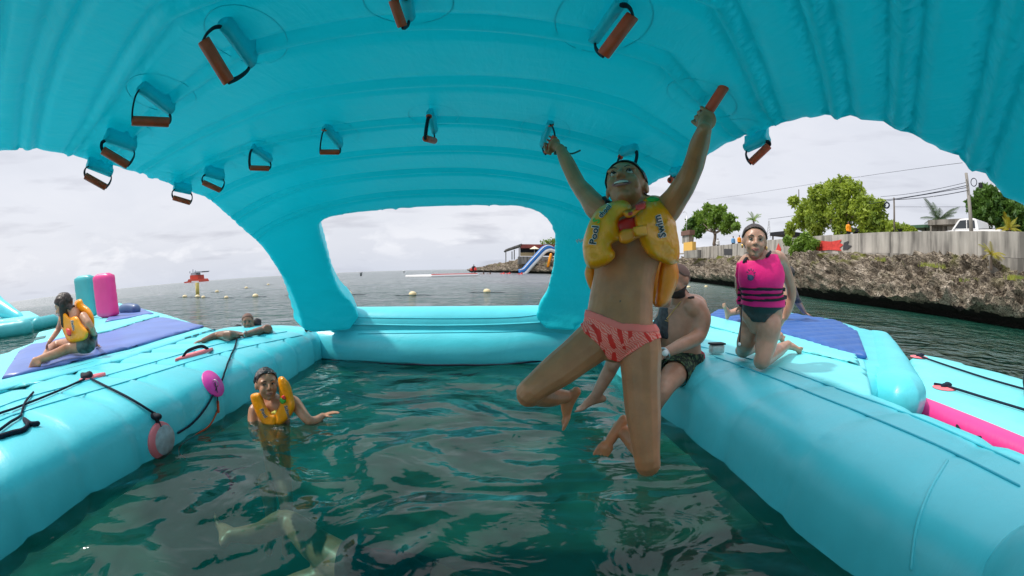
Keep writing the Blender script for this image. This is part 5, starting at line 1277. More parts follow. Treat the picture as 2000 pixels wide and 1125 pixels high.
for i, (a, b) in enumerate(zip(pts_, pts_[1:])):
    T = (b-a).normalized(); c = (a+b)/2; ang = math.atan2(T.y, T.x); L_ = (b-a).length; zt = wtop(c.y); dz = .03*noise.noise(Vector((i*1.7, 2, 0)))
    bm = bmesh.new(); z0, z1 = 3.05, zt; box(bm, (c.x, c.y, (z0+z1)/2+dz), (L_-.035, .22, z1-z0), rotz(ang), .015); obj('panel', bm, CM, WL, False)
    bm = bmesh.new(); box(bm, (c.x-.05, c.y, (2.2+z0)/2), (L_-.03, .36, z0-2.2-.012), rotz(ang), .015); obj('footing_panel', bm, CM2, WL, False)
    bm = bmesh.new(); box(bm, (b.x+.02, b.y, (z1+2.6)/2), (.08, .20, z1-2.6), rotz(ang)); obj('joint_post', bm, CM2, WL, False)
def wall_x(y): 
    for a, b in zip(wl, wl[1:]):
        if a.y <= y <= b.y: return a.x+(b.x-a.x)*(y-a.y)/(b.y-a.y+1e-9)
    return 23.
def wall_pt(px, py, off=.14):
    v = ray(px, py); lo, hi = 0, 200
    for _ in range(50):
        m_ = (lo+hi)/2; P_ = O_+v*m_
        if P_.x > wall_x(P_.y)-off: hi = m_
        else: lo = m_
    return O_+v*lo
def wall_paint(pxs, m, name, off=.145, parent=WL):
    P = [wall_pt(x, y, off) for x, y in pxs]; n = Vector((-1, 0, 0)); bm = bmesh.new(); f = bm.faces.new([bm.verts.new(p) for p in P])
    r = bmesh.ops.extrude_face_region(bm, geom=[f]); bmesh.ops.translate(bm, verts=[v for v in r['geom'] if isinstance(v, bmesh.types.BMVert)], vec=(-.004, 0, 0))
    return obj(name, bm, m, parent, False)
RP = mat('faded_red_wall_paint', (.62, .05, .04), .8, noise_amt=.3, noise_scale=5); BP_ = mat('black_wall_paint_and_shade', (.04, .04, .045), .8)
wall_paint([(1580, 486), (1588, 472), (1604, 470), (1622, 472), (1644, 468), (1640, 474), (1647, 478), (1640, 484), (1644, 490), (1620, 488), (1600, 490), (1586, 488)], RP, 'red_wall_painting')
wall_paint([(1648, 474), (1658, 470), (1655, 478), (1664, 480), (1655, 487), (1646, 488)], BP_, 'black_wall_painting')
wall_paint([(1515, 490), (1520, 475), (1526, 486), (1524, 492)], RP, 'red_wall_painting')
wall_paint([(1414, 486), (1430, 486), (1430, 498), (1414, 498)], BP_, 'opening_shade')  # black sheet standing for the shade inside a wall opening

# ------------------------------------------------------------------ trees
LV = {}
def leafm(name, c1, c2):
    m = mat(name, c1, .55, .4, col2=c2, noise_scale=.8, transl=.35); return m
LV['lime'] = leafm('lime_foliage', (.36, .45, .05), (.14, .22, .03)); LV['mid'] = leafm('mid_green_foliage', (.20, .32, .04), (.08, .17, .02))
LV['dark'] = leafm('dark_foliage', (.10, .20, .03), (.03, .09, .015)); LV['yel'] = leafm('yellowing_palm_leaf', (.40, .32, .02), (.16, .24, .02)); LV['palm'] = leafm('grey_green_palm_leaf', (.09, .14, .06), (.04, .08, .03))
BARK = mat('grey_brown_bark', (.16, .12, .09), .9, noise_amt=.4, noise_scale=4, bump=.02, bscale=8)
def crown(name, blobs, n, size, m, parent, seed=1, droop=.3):
    """blobs = (centre, radii); many small leaf faces spread through the lumps"""
    r = np.random.default_rng(seed); V = []; F = []
    vol = np.array([b[1][0]*b[1][1]*b[1][2] for b in blobs])**.67; cnt = (n*vol/vol.sum()).astype(int)
    for (c, rad), k in zip(blobs, cnt):
        u = r.normal(size=(k, 3)); u /= np.linalg.norm(u, axis=1, keepdims=True); rr = r.uniform(.45, 1.05, (k, 1))**.6
        fr = np.array([.75+.5*noise.noise(Vector((a[0]*2.2+c[0], a[1]*2.2, a[2]*2.2+c[2]))) for a in u])[:, None]
        P = np.array(c)+u*rr*fr*1.15*np.array(rad)
        d = r.normal(size=(k, 3))+u*.8-np.array([0, 0, droop]); d /= np.linalg.norm(d, axis=1, keepdims=True)
        e = np.cross(d, r.normal(size=(k, 3))); e /= np.linalg.norm(e, axis=1, keepdims=True); s_ = size*r.uniform(.6, 1.3, (k, 1))
        for p, a, b, s1 in zip(P, d, e, s_[:, 0]):
            i = len(V); V += [p-a*s1, p+b*s1*.45, p+a*s1, p-b*s1*.45]; F.append((i, i+1, i+2, i+3))
    me = bpy.data.meshes.new(name); me.from_pydata([tuple(v) for v in V], [], F); me.update(); return link(name, me, m, parent, False)
def tree(label, base, top, lumps, n, size, m, seed, trunk_r, limbs=6, cat='tree', kind='leafy_tree'):
    root = empty(kind, tuple(base), label, cat); bm = bmesh.new(); base, top = Vector(base), Vector(top)
    tube(bm, catmull([base-Vector((0, 0, .3)), base.lerp(top, .5)+Vector((.15, 0, 0)), top], 5), interp([trunk_r, trunk_r*.75, trunk_r*.5], 5), 9); obj('trunk', bm, BARK, root)
    r = random.Random(seed)
    for k in range(limbs):
        c, rad = lumps[k % len(lumps)]; bm = bmesh.new(); s_ = base.lerp(top, .55+.4*r.random()); e = Vector(c)+Vector((r.uniform(-.5, .5)*rad[0], r.uniform(-.5, .5)*rad[1], r.uniform(-.2, .6)*rad[2]))
        tube(bm, catmull([s_, s_.lerp(e, .5)+Vector((0, 0, -.15)), e], 4), interp([trunk_r*.45, trunk_r*.28, trunk_r*.08], 4), 6); obj('limb', bm, BARK, root)
    crown('crown', lumps, n, size, m, root, seed); return root
def lumps_px(L_, X, depth=.8):
    out = []
    for (px, py, rpx) in L_:
        p = atx(px, py, X); d_ = (p-O_).length; r_ = rpx*d_/FPX; out.append((tuple(p+Vector((0, random.uniform(-.5, .5), 0))), (r_*depth, r_, r_*.85)))
    return out
XT = 27
lp = lumps_px([(1600, 385, 32), (1635, 372, 32), (1665, 378, 30), (1570, 412, 26), (1600, 425, 32), (1640, 415, 36), (1680, 410, 34), (1710, 420, 24), (1560, 432, 20), (1590, 450, 20), (1640, 446, 24), (1690, 444, 24), (1722, 440, 16), (1548, 442, 12), (1538, 455, 11), (1735, 448, 12), (1720, 400, 14), (1555, 392, 14)], XT)
tree('big bright lime green tree leaning over the wall', atx(1630, 470, XT+1), atx(1632, 420, XT), lp, 15000, .20, LV['lime'], 3, .28, 9)
lp = lumps_px([(1575, 466, 15), (1560, 478, 16), (1545, 470, 12), (1575, 486, 14), (1555, 490, 12), (1590, 476, 10)], 21.6)
tree('low leafy green bush hanging over the wall beside the red painting', atx(1572, 494, 22.), atx(1572, 480, 22.), lp, 3200, .15, LV['mid'], 5, .08, 4, 'bush', 'bush')
lp = lumps_px([(1720, 440, 17), (1740, 448, 16), (1765, 452, 15), (1785, 455, 12), (1705, 452, 14)], 34)
tree('yellowish bushy tree right of the lime tree behind the thin pole', atx(1745, 466, 34), atx(1745, 450, 34), lp, 4000, .22, LV['lime'], 6, .2, 4)
lp = lumps_px([(1365, 425, 17), (1385, 412, 18), (1405, 415, 18), (1425, 428, 16), (1395, 432, 20), (1370, 442, 16), (1418, 444, 16), (1350, 440, 14), (1438, 442, 10)], 30)
tree('distant open crowned tree with bare twigs left of the small palm', atx(1395, 474, 30), atx(1395, 445, 30), lp, 5200, .30, LV['mid'], 8, .3, 9)
lp = lumps_px([(1352, 436, 14), (1345, 452, 12), (1362, 455, 12)], 29)
tree('dark green bushy tree at the left end of the shore trees', atx(1352, 470, 29), atx(1352, 448, 29), lp, 2200, .28, LV['dark'], 9, .2, 4)
lp = lumps_px([(1925, 385, 26), (1955, 398, 28), (1985, 410, 28), (1930, 412, 30), (1965, 428, 28), (1915, 430, 22), (2010, 425, 30), (1905, 400, 16), (1990, 446, 24)], 34)
tree('dense dark green tree behind the pickup at the far right', atx(1950, 460, 34), atx(1950, 420, 34), lp, 9000, .24, LV['dark'], 11, .35, 7)
def palm(label, base, top, n, ln, m, seed, droop=.8, tr=.12, cat='palm'):
    root = empty('palm_tree', tuple(base), label, cat); base, top = Vector(base), Vector(top); bm = bmesh.new()
    tube(bm, catmull([base-Vector((0, 0, .3)), base.lerp(top, .5)+Vector((.05, .05, 0)), top], 6), interp([tr*1.2, tr, tr*.8], 6), 9); obj('trunk', bm, BARK, root)
    r = random.Random(seed)
    for k in range(n):
        a = 2*PI*k/n+r.uniform(-.2, .2); el = r.uniform(.1, 1.25); d_ = Vector((math.cos(a)*math.cos(el), math.sin(a)*math.cos(el), math.sin(el))); L_ = ln*r.uniform(.8, 1.1)
        P = []; p = top.copy(); dd = d_.copy()
        for j in range(9): P.append(p.copy()); p += dd*L_/8; dd.z -= droop/8*(1.4-el*.5); dd.normalize()
        V = []; F = []
        for j in range(8):
            for q in range(3):
                t = (j+q/3)/8; c = P[j].lerp(P[j+1], q/3); T = (P[j+1]-P[j]).normalized(); S = T.cross(Vector((0, 0, 1))); S = S.normalized() if S.length > .05 else Vector((1, 0, 0))
                w = L_*.26*math.sin(PI*min(.12+t*.88, 1))**.6
                for sg in (-1, 1):
                    tip = c+S*sg*w+T*w*.55+Vector((0, 0, -w*.55)); b_ = T*L_*.016; i = len(V); V += [c-b_, c+b_, tip]; F.append((i, i+1, i+2))
        bm = bmesh.new(); tube(bm, P, [L_*.010*(1-.09*j) for j in range(9)], 5)
        me = bpy.data.meshes.new('t'); bm.to_mesh(me); bm.free()
        k0 = len(V); V += [tuple(v.co) for v in me.vertices]; F += [tuple(i+k0 for i in pp.vertices) for pp in me.polygons]
        me2 = bpy.data.meshes.new('frond'); me2.from_pydata([tuple(v) for v in V], [], F); me2.update(); link('frond', me2, m, root, False)
    return root
palm('small tall palm on the skyline right of the distant tree', atx(1473, 462, 32), atx(1472, 430, 32), 13, 1.5, LV['mid'], 2, 1.2, .13)
palm('grey green palm behind the small house roof', atx(1832, 452, 36), atx(1834, 430, 36), 15, 2.3, LV['palm'], 4, .6, .2)
palm('young yellow palm right of the white pickup', atx(1972, 462, 25), atx(1972, 448, 25), 12, 1.0, LV['yel'], 5, .9, .1)
palm('young palm with yellowing fronds growing in front of the wall', atx(1936, 512, 21.4), atx(1937, 497, 21.4), 12, .85, LV['yel'], 7, 1.0, .07)
# scrub along the top of the rocks
V = []; F = []; r = np.random.default_rng(5)
for (px, py, w) in ((1660, 512, 26), (1680, 508, 20), (1820, 515, 30), (1850, 545, 22), (1905, 545, 22), (1990, 540, 14), (1740, 505, 20), (1560, 512, 14), (1450, 508, 30), (1400, 508, 20)):
    P0 = wall_pt(px, py, 1.1)
    for k in range(420):
        p = P0+Vector((r.normal()*.35-.2, r.normal()*w/FPX*P0.length*.5, -.12)); h_ = r.uniform(.06, .2); d_ = Vector((r.normal()*.4, r.normal()*.4, 1))*h_
        i = len(V); V += [p-Vector((0, .02, .1)), p+Vector((0, .02, -.1)), p+d_]; F.append((i, i+1, i+2))
tag(pyobj('scrub_grass', V, F, mat('yellow_green_scrub', (.26, .26, .03), .8, col2=(.10, .15, .02), noise_scale=1.5), None, False), kind='stuff')

# ------------------------------------------------------------------ poles, cables, house, pickup
def pole(label, px, pyt, pyb, X, r0, m=CM2, pxt=None):
    b, t = atx(px, pyb, X), atx(px if pxt is None else pxt, pyt, X); b.z -= .4; rt = empty('utility_pole', tuple(b), label, 'utility pole'); bm = bmesh.new(); tube(bm, [b, b.lerp(t, .5), t], [r0, r0*.85, r0*.7], 12, caps=False); obj('post', bm, m, rt); return rt, t
PG, pt = pole('thick pale concrete utility pole beside the pickup', 1898, 338, 462, 24.5, .14, pxt=1887)
for k, yy in enumerate((352, 363, 372)):
    bm = bmesh.new(); c = atx(1889+k*.7, yy, 24.5); tube(bm, [c+Vector((-.3, -.1, 0)), c+Vector((.3, .1, .02))], .03, 6); obj('bracket', bm, M['steel'], PG)
bm = bmesh.new(); c = atx(1902, 356, 24.5); tube(bm, [c+Vector((0, math.cos(t)*.22, math.sin(t)*.22)) for t in np.linspace(0, 2*PI, 21)], .025, 6, caps=False); obj('cable_coil', bm, M['rope'], PG)
bm = bmesh.new(); box(bm, atx(1915, 362, 24.5), (.2, .2, .28), None, .03); obj('junction_box', bm, M['black'], PG)
PG2, pt2 = pole('thin dark utility pole with a cable coil right of the lime tree', 1746, 386, 465, 27, .09, mat('weathered_wood', (.14, .12, .10), .9))
bm = bmesh.new(); c = atx(1732, 401, 27); tube(bm, [c+Vector((0, math.cos(t)*.27, math.sin(t)*.2)) for t in np.linspace(0, 2*PI, 21)], .06, 6, caps=False); obj('cable_coil', bm, M['rope'], PG2)
PG3, pt3 = pole('thin bare pole tip rising behind the lime tree', 1560, 370, 440, 30, .07)
PG4, pt4 = pole('street lamp pole at the left end of the wall', 1341, 416, 470, 28, .07, M['steel'])
bm = bmesh.new(); tube(bm, catmull([pt4, pt4+Vector((0, .8, .3)), pt4+Vector((0, 1.6, .25))], 4), .05, 6); obj('lamp_arm', bm, M['steel'], PG4)
bm = bmesh.new(); tube(bm, [atx(1501, 462, 45), atx(1502, 432, 45)], [.5, .15], 4, caps=False); o = obj('lattice_mast', bm, M['grey']); bpy.data.objects.remove(o)
MS = empty('lattice_mast', tuple(atx(1501, 462, 45)), 'small lattice mast on the skyline right of the small palm', 'mast')
a, b = atx(1501, 464, 45), atx(1502, 431, 45)
for s_ in (-1, 1): bm = bmesh.new(); tube(bm, [a+Vector((0, s_*.6, 0)), b+Vector((0, s_*.12, 0))], .05, 5); obj('leg', bm, M['grey'], MS)
for k in range(6):
    t = k/6; bm = bmesh.new(); tube(bm, [a.lerp(b, t)+Vector((0, .6-.48*t, 0)), a.lerp(b, t+1/6)-Vector((0, .6-.48*(t+1/6), 0))], .035, 4); obj('brace', bm, M['grey'], MS)
def cable(p, q, sag, r=.022, label='', grp='power lines along the road'):
    P = [p.lerp(q, t)-Vector((0, 0, sag*4*t*(1-t))) for t in np.linspace(0, 1, 18)]; bm = bmesh.new(); tube(bm, P, r, 5, caps=False); o = obj('power_line', bm, M['rope']); tag(o, label, 'cable', grp)
cable(atx(1888, 356, 24.5), atx(1720, 384, 27), .15, .014, 'uppermost thin power line running left from the thick pole')
cable(atx(1889, 362, 24.5), atx(1700, 393, 28), .15, .020, 'second power line running left from the thick pole')
cable(atx(1890, 366, 24.5), atx(1500, 428, 30), .2, .020, 'third power line passing behind the lime tree')
cable(atx(1890, 372, 24.5), atx(1746, 390, 27), .12, .022, 'lowest thick power line between the thick pole and the thin dark pole')
cable(atx(1748, 404, 27), atx(1886, 404, 24.6), .02, .010, 'thin level wire between the two poles above the palm')
cable(atx(1880, 318, 24.5), atx(1380, 390, 34), .3, .012, 'faint upper wire crossing the sky over the lime tree')
HS = empty('small_house', tuple(atx(1830, 462, 33)), 'small grey roadside house with a flat overhanging roof', 'house')
def hbox(name, p0, p1, X, dx, m, parent):
    a, b = atx(p0[0], p0[1], X), atx(p1[0], p1[1], X); y0, y1 = sorted((a.y, b.y)); z0, z1 = sorted((a.z, b.z)); bm = bmesh.new(); box(bm, (X+dx/2, (y0+y1)/2, (z0+z1)/2), (dx, y1-y0, z1-z0)); return obj(name, bm, m, parent, False)
hbox('wall', (1816, 433), (1844, 466), 33, 4, CM2, HS); hbox('white_wall', (1846, 441), (1866, 466), 33.5, 3, mat('white_render', (.6, .58, .55), .8), HS); hbox('roof', (1812, 430), (1882, 437), 32.4, 5, CM2, HS); hbox('window', (1868, 446), (1880, 458), 33.2, 2.5, M['black'], HS)
G1 = empty('roadside_shelter', tuple(atx(1800, 462, 35)), 'low green roofed shelter left of the small house', 'shelter')
hbox('roof', (1775, 440), (1812, 444), 35, 4, mat('green_roof', (.05, .12, .07), .7), G1)
for x_ in (1780, 1806): hbox('post', (x_, 444), (x_+1.6, 464), 35.5, .12, M['webbing'], G1)
G2 = empty('dark_canopy', tuple(atx(1520, 462, 30)), 'low dark roofed stall behind the wall beside the lime tree', 'stall')
hbox('roof', (1504, 454), (1535, 458), 30, 3, M['black'], G2)
for x_ in (1508, 1530): hbox('post', (x_, 458), (x_+1.5, 468), 30.3, .12, CM2, G2)
G3 = empty('dark_canopy', tuple(atx(1700, 462, 31)), 'long low dark roofed stall behind the lime tree', 'stall')
hbox('roof', (1660, 446), (1728, 450), 31, 3, M['black'], G3); hbox('counter', (1665, 455), (1725, 466), 31.4, 1, M['black'], G3)
# pickup
def pickup():
    X = 31.; a, b = atx(1966, 459, X), atx(1843, 459, X); L_ = abs(b.y-a.y); y0 = min(a.y, b.y); sc_ = L_/5.3; z0 = atx(1905, 433, X).z-1.72*sc_
    rt = empty('pickup_truck', (X, y0, z0), 'white double cab pickup truck parked behind the wall', 'pickup')
    wm = mat('white_car_paint', (.8, .8, .8), .25, coat=.5); gl = mat('dark_car_glass', (.02, .025, .03), .1, .8); W = .92*sc_
    Y = lambda t: y0+L_*t
    def ext(name, prof, x0, x1, m, bev=.03):
        bm = bmesh.new(); A = [bm.verts.new((x0, Y(t), z0+z*sc_)) for t, z in prof]; B = [bm.verts.new((x1, Y(t), z0+z*sc_)) for t, z in prof]; n = len(prof)
        bm.faces.new(A); bm.faces.new(B[::-1])
        for i in range(n): bm.faces.new((A[i], B[i], B[(i+1) % n], A[(i+1) % n]))
        bmesh.ops.recalc_face_normals(bm, faces=bm.faces)
        if bev: bmesh.ops.bevel(bm, geom=list(bm.edges), offset=bev, segments=2, affect='EDGES')
        return obj(name, bm, m, rt, False)
    # t=0 is the tail (nearest us, right in the picture), t=1 the nose
    body = ext('body', [(0, .45), (0, 1.12), (.33, 1.12), (.34, 1.1), (.72, 1.1), (.97, 1.0), (1, .85), (1, .45)], X-W, X+W, wm)
    ext('cab', [(.33, 1.1), (.36, 1.74), (.40, 1.80), (.60, 1.80), (.64, 1.74), (.76, 1.1)], X-W*.92, X+W*.92, wm, .05)
    ext('side_window', [(.375, 1.2), (.385, 1.66), (.50, 1.70), (.50, 1.2)], X-W*.94, X-W*.91, gl, 0); ext('side_window', [(.515, 1.2), (.515, 1.70), (.61, 1.68), (.70, 1.2)], X-W*.94, X-W*.91, gl, 0)
    ext('load_bed_rim', [(.01, 1.12), (.01, 1.16), (.32, 1.16), (.32, 1.12)], X-W*.98, X+W*.98, M['black'], 0)
    for t in (.19, .81):
        for s_ in (-1, 1):
            bm = bmesh.new(); bmesh.ops.create_cone(bm, cap_ends=True, segments=24, radius1=.38*sc_, radius2=.38*sc_, depth=.26); bmesh.ops.rotate(bm, verts=bm.verts, matrix=Matrix.Rotation(PI/2, 3, 'Y')); bmesh.ops.translate(bm, verts=bm.verts, vec=(X+s_*W*.9, Y(t), z0+.38*sc_)); w_ = obj('wheel', bm, M['black'], rt, False)
            bm = bmesh.new(); bmesh.ops.create_cone(bm, cap_ends=True, segments=20, radius1=.22*sc_, radius2=.22*sc_, depth=.28); bmesh.ops.rotate(bm, verts=bm.verts, matrix=Matrix.Rotation(PI/2, 3, 'Y')); bmesh.ops.translate(bm, verts=bm.verts, vec=(X+s_*W*.9, Y(t), z0+.38*sc_)); obj('rim', bm, M['steel'], w_, False)
    bm = bmesh.new(); box(bm, (X-W*1.02, Y(.70), z0+1.18*sc_), (.16, .14, .12), None, .03); obj('side_mirror', bm, wm, rt)
pickup()
# people on the road behind the wall and other tiny figures
SK = M['skin_dark']
def figure(label, foot, h, mtop, mleg, group=None, face=0., bust=False):
    """a small standing person; skin-tight pieces on one body"""
    s = Person(label, SK, group); b = Vector(foot); k = h/1.7; U = lambda x, y, z: b+rotz(face) @ Vector((x*k, y*k, 0))+Vector((0, 0, z*k))
    s.torso([(U(0, 0, .90), .16*k, .11*k), (U(0, 0, 1.1), .145*k, .10*k), (U(0, 0, 1.35), .18*k, .11*k), (U(0, 0, 1.45), .08*k, .06*k)], (1, 0, 0), 3)
    for sx in (-1, 1):
        s.limb([U(.09*sx, 0, .92), U(.10*sx, -.03, .5), U(.10*sx, .02, .08)], [.085*k, .06*k, .045*k], 8, 3); s.limb([U(.10*sx, .02, .05), U(.10*sx, -.16, .03)], [.045*k, .035*k], 8, 2)
        s.limb([U(.18*sx, 0, 1.38), U(.24*sx, .0, 1.1), U(.22*sx, -.1, .86)], [.055*k, .04*k, .03*k], 8, 3)
    s.limb([U(0, 0, 1.42), U(0, 0, 1.52)], [.055*k, .05*k], 8, 2); s.blob(U(0, -.01, 1.61), (.08*k, .095*k, .115*k))
    s.build(.035*k, tuple(b), 1); z = (s.co[:, 2]-b.z)/k
    s.shell((z > .88) & (z < 1.46), .02*k, 'shirt', mtop, .01); s.shell((z > .45) & (z < .92), .02*k, 'shorts', mleg, .01); s.shell((z > 1.62), .015*k, 'hair', M['hair'], .01)
    return s.root
WG = 'people on the road above the wall'
figure('person in a yellow shirt standing on the road above the wall', atx(1625, 486, 23.2) if False else Vector((23.6, wall_pt(1625, 470).y, 3.95)), 1.5, M['yellow'], M['black'], WG)
for (px, lab, c) in ((1402, 'person in a pale shirt by the distant tree, left of the other two', M['white']), (1432, 'person in a light blue shirt above the wall', mat('light_blue_shirt', (.15, .35, .6), .8)), (1444, 'small person in a yellow top right of the blue shirt', M['yellow'])):
    p = wall_pt(px, 470, -1.2); figure(lab, Vector((p.x, p.y, 3.95)), 1.65, c, M['black'], WG)
# yellow building and stairs left of the wall
YB = empty('yellow_building', tuple(atx(1345, 490, 22)), 'orange yellow walled house with brown roof between the vest and the wall', 'house')
yb = atx(1345, 490, 22); hbox('wall', (1335, 474), (1352, 492), 21.5, .5, mat('orange_render', (.65, .38, .08), .8), YB); hbox('lower_wall', (1336, 490), (1362, 503), 21, .5, CM2, YB); hbox('upper_floor', (1332, 458), (1345, 474), 21.6, .5, CM, YB); hbox('roof', (1330, 452), (1347, 458), 21.4, .7, mat('brown_roof', (.14, .07, .05), .8), YB)

# ------------------------------------------------------------------ headland restaurant and slide
YR = 108.
q = lambda px, py, Y=YR: at(px, py, Y)
def ybox(name, p0, p1, Y, dy, m, parent, bev=0.):
    a, b = at(*p0, Y), at(*p1, Y); bm = bmesh.new(); box(bm, ((a.x+b.x)/2, Y+dy/2, (a.z+b.z)/2), (abs(a.x-b.x), dy, abs(a.z-b.z)), None, bev); return obj(name, bm, m, parent, False)
RS = empty('cliff_restaurant', tuple(q(1040, 505)), 'open terrace restaurant with a dark red roof on the headland', 'restaurant')
ybox('terrace_base', (1012, 501), (1095, 516), YR-2, 9, CM2, RS); ybox('back_wall', (1016, 483), (1095, 500), YR+5, .4, mat('dark_wall', (.05, .06, .08), .8), RS)
ybox('red_roof_fascia', (1017, 477), (1095, 485), YR-1, 9, mat('dark_red_roof', (.22, .05, .04), .8), RS)
bm = bmesh.new(); a, b, c, d_ = q(984, 491), q(988, 487), q(1019, 476), q(1019, 480); vs = []
for dy in (-1, 7): vs.append([bm.verts.new(v+Vector((0, dy, 0))) for v in (a, b, c, d_)])
bm.faces.new(vs[0]); bm.faces.new(vs[1][::-1])
for k in range(4): bm.faces.new((vs[0][k], vs[1][k], vs[1][(k+1) % 4], vs[0][(k+1) % 4]))
bmesh.ops.recalc_face_normals(bm, faces=bm.faces); obj('slanted_roof', bm, CM2, RS, False)
for (x_, y0, y1, dY) in ((988, 490, 511, 0), (1004.5, 488, 507, 4), (1014, 480, 507, -1), (1000, 491, 507, 7)):
    ybox('post', (x_-.9, y0), (x_+.9, y1), YR+dY, .3, CM2, RS)
for k in range(26): ybox('fence_slat', (1016.5+k*1.55, 493+(k % 3)*.2), (1017.6+k*1.55, 500.5), YR-1.6, .1, mat('bamboo_slat', (.45, .34, .18), .8) if k == 0 else bpy.data.materials['bamboo_slat'], RS)
US = empty('parasol', tuple(q(1044, 500, YR-1)), 'cream parasol on the restaurant terrace', 'parasol')
bm = bmesh.new(); c = q(1044, 481, YR-2.2); e = q(1054, 486.5, YR-2.2); R_ = e.x-c.x; bmesh.ops.create_cone(bm, segments=8, radius1=R_, radius2=.05, depth=c.z-e.z, cap_ends=False); bmesh.ops.translate(bm, verts=bm.verts, vec=(c.x, YR-2.2, (c.z+e.z)/2)); obj('canopy', bm, mat('cream_canvas', (.75, .66, .5), .8), US, False)
bm = bmesh.new(); tube(bm, [c, Vector((c.x, YR-2.2, q(1044, 500).z))], .05, 6); obj('pole', bm, M['white'], US)
SD = empty('inflatable_slide', tuple(atz(1022, 533.5, .1)), 'blue and white inflatable slide running down the cliff into the sea', 'slide')
sl_px = [(1019, 531), (1026, 528.5), (1040, 513), (1052, 500), (1062, 489), (1068, 485), (1075, 483.5), (1082, 486)]
P = catmull([at(x, y, 98+k*.6) for k, (x, y) in enumerate(sl_px)], 6)
for nm, dx, dz, r_, m in (('white_rail', .0, -.55, .42, M['white']), ('blue_bed', -.25, .05, .45, mat('bright_blue_vinyl', (.01, .16, .50), .4)), ('white_stripe', -.30, .48, .10, M['white']), ('blue_rail', -.5, .35, .28, bpy.data.materials['bright_blue_vinyl'])):
    bm = bmesh.new(); tube(bm, [p+Vector((dx, -.3 if 'stripe' in nm else 0, dz)) for p in P], r_, 10); obj(nm, bm, m, SD)
bm = bmesh.new(); tube(bm, [at(1076, 497, 100), at(1070, 520, 100)], .3, 8); obj('support', bm, M['yellow'], SD)
lp = [(tuple(at(x, y, 118)), (r_, r_, r_*.7)) for x, y, r_ in ((1066, 476, 1.6), (1078, 475, 2.), (1090, 474, 2.2))]
tree('sparse tree behind the restaurant roof', at(1078, 500, 118), at(1078, 480, 118), lp, 700, .3, LV['mid'], 14, .2, 3)
# ------------------------------------------------------------------ things on the sea
BG = 'float line buoys'
def buoy(px, py, r, label, line=True):
    p = atz(px, py, 0); root = empty('buoy', tuple(p), label, 'buoy', BG); bm = bmesh.new(); ell(bm, p+Vector((0, 0, r*.35)), (r, r, r*.72), sub=3); obj('float', bm, M['buoy'], root)
    bm = bmesh.new(); tube(bm, [p+Vector((0, 0, r*.0)), p+Vector((0, 0, r*.12))], r*.99, 20, caps=False); obj('rub_band', bm, M['gap'], root)
    if line:
        bm = bmesh.new(); k = r*6; tube(bm, catmull([p+Vector((-k, .2, -.03)), p+Vector((-k*.5, 0, .02)), p, p+Vector((k*.5, 0, .02)), p+Vector((k, -.1, -.03))], 4), r*.07, 5); obj('float_rope', bm, M['rope'], root)
NM = {(680, 576): 'yellowed buoy half hidden by the left leg of the arch, seen through the far opening', (806, 577): 'yellowed round buoy in the middle of the far opening', (951, 571.5): 'yellowed round buoy right of the middle one, through the far opening',
      (386, 581): 'buoy just right of the yellow marker post', (361, 581): 'buoy just left of the yellow marker post', (442, 582.5): 'second buoy right of the yellow marker post', (499, 580): 'larger yellowed buoy nearest the arch in the left opening', (424, 571): 'small buoy above the gap between the second and the large buoy', (397, 582): 'small buoy next to the post\'s right buoy', (481, 563.5): 'small far buoy, left of the farthest one', (524, 557): 'farthest small buoy close to the left leg', (1345, 562): 'small white buoy near the seated man\'s head, left one', (1379, 561): 'small white buoy in front of the rocks, right one', (573, 577): 'buoy right beside the outer edge of the left leg'}
for (x, y), lab in NM.items():
    d_ = atz(x, y).length; buoy(x, y, {680: .19, 806: .17, 951: .17, 499: .17, 397: .10, 1345: .10, 1379: .10}.get(x, .13)*(1 if d_ < 30 else 1.4), lab, x not in (1345, 1379))
MK = 'thin channel markers'
def marker(px, pyt, pyb, w, label, m):
    b = atz(px, pyb, 0); t = at(px, pyt, b.y); bm = bmesh.new(); tube(bm, [b-Vector((0, 0, .3)), b.lerp(t, .6), b.lerp(t, .62), t], [w, w*.8, w*1.3, w*1.2], 10, caps=False); tag(obj('channel_marker', bm, m), label, 'marker post')
marker(705, 531, 539, .35, 'thin dark marker post on the sea through the far opening', M['grey'])
marker(789, 528, 532.5, .3, 'tiny pale marker right of the thin dark one', M['white'])
YP = atz(386, 577); tp = at(385, 552, YP.y); bm = bmesh.new(); tube(bm, [YP-Vector((0, 0, .3)), tp], .16, 12, caps=False); tag(obj('marker_post', bm, mat('yellow_post', (.55, .45, .12), .7, noise_amt=.4, noise_scale=6)), 'yellow marker post standing in the sea below the red platform', 'marker post')
# red platform vessel on the horizon
D_ = 420.; sp = lambda x, y: at(x, y, D_)
VS = empty('red_platform_ship', tuple(sp(376, 556)), 'red working ship with a helicopter deck on the horizon', 'ship')
RD = mat('red_ship_paint', (.55, .06, .03), .6); WG_ = mat('grey_ship_paint', (.35, .38, .42), .6)
def prism(name, pxs, Y, dy, m, parent):
    bm = bmesh.new(); A = [bm.verts.new(at(x, y, Y)) for x, y in pxs]; B = [bm.verts.new(v.co+Vector((0, dy, 0))) for v in A]; n = len(A); bm.faces.new(A); bm.faces.new(B[::-1])
    for i in range(n): bm.faces.new((A[i], B[i], B[(i+1) % n], A[(i+1) % n]))
    bmesh.ops.recalc_face_normals(bm, faces=bm.faces); return obj(name, bm, m, parent, False)
prism('hull', [(361, 556), (359, 551), (366, 549.5), (368, 545.5), (388, 545), (390, 549), (390, 556.5)], D_, 18, RD, VS)
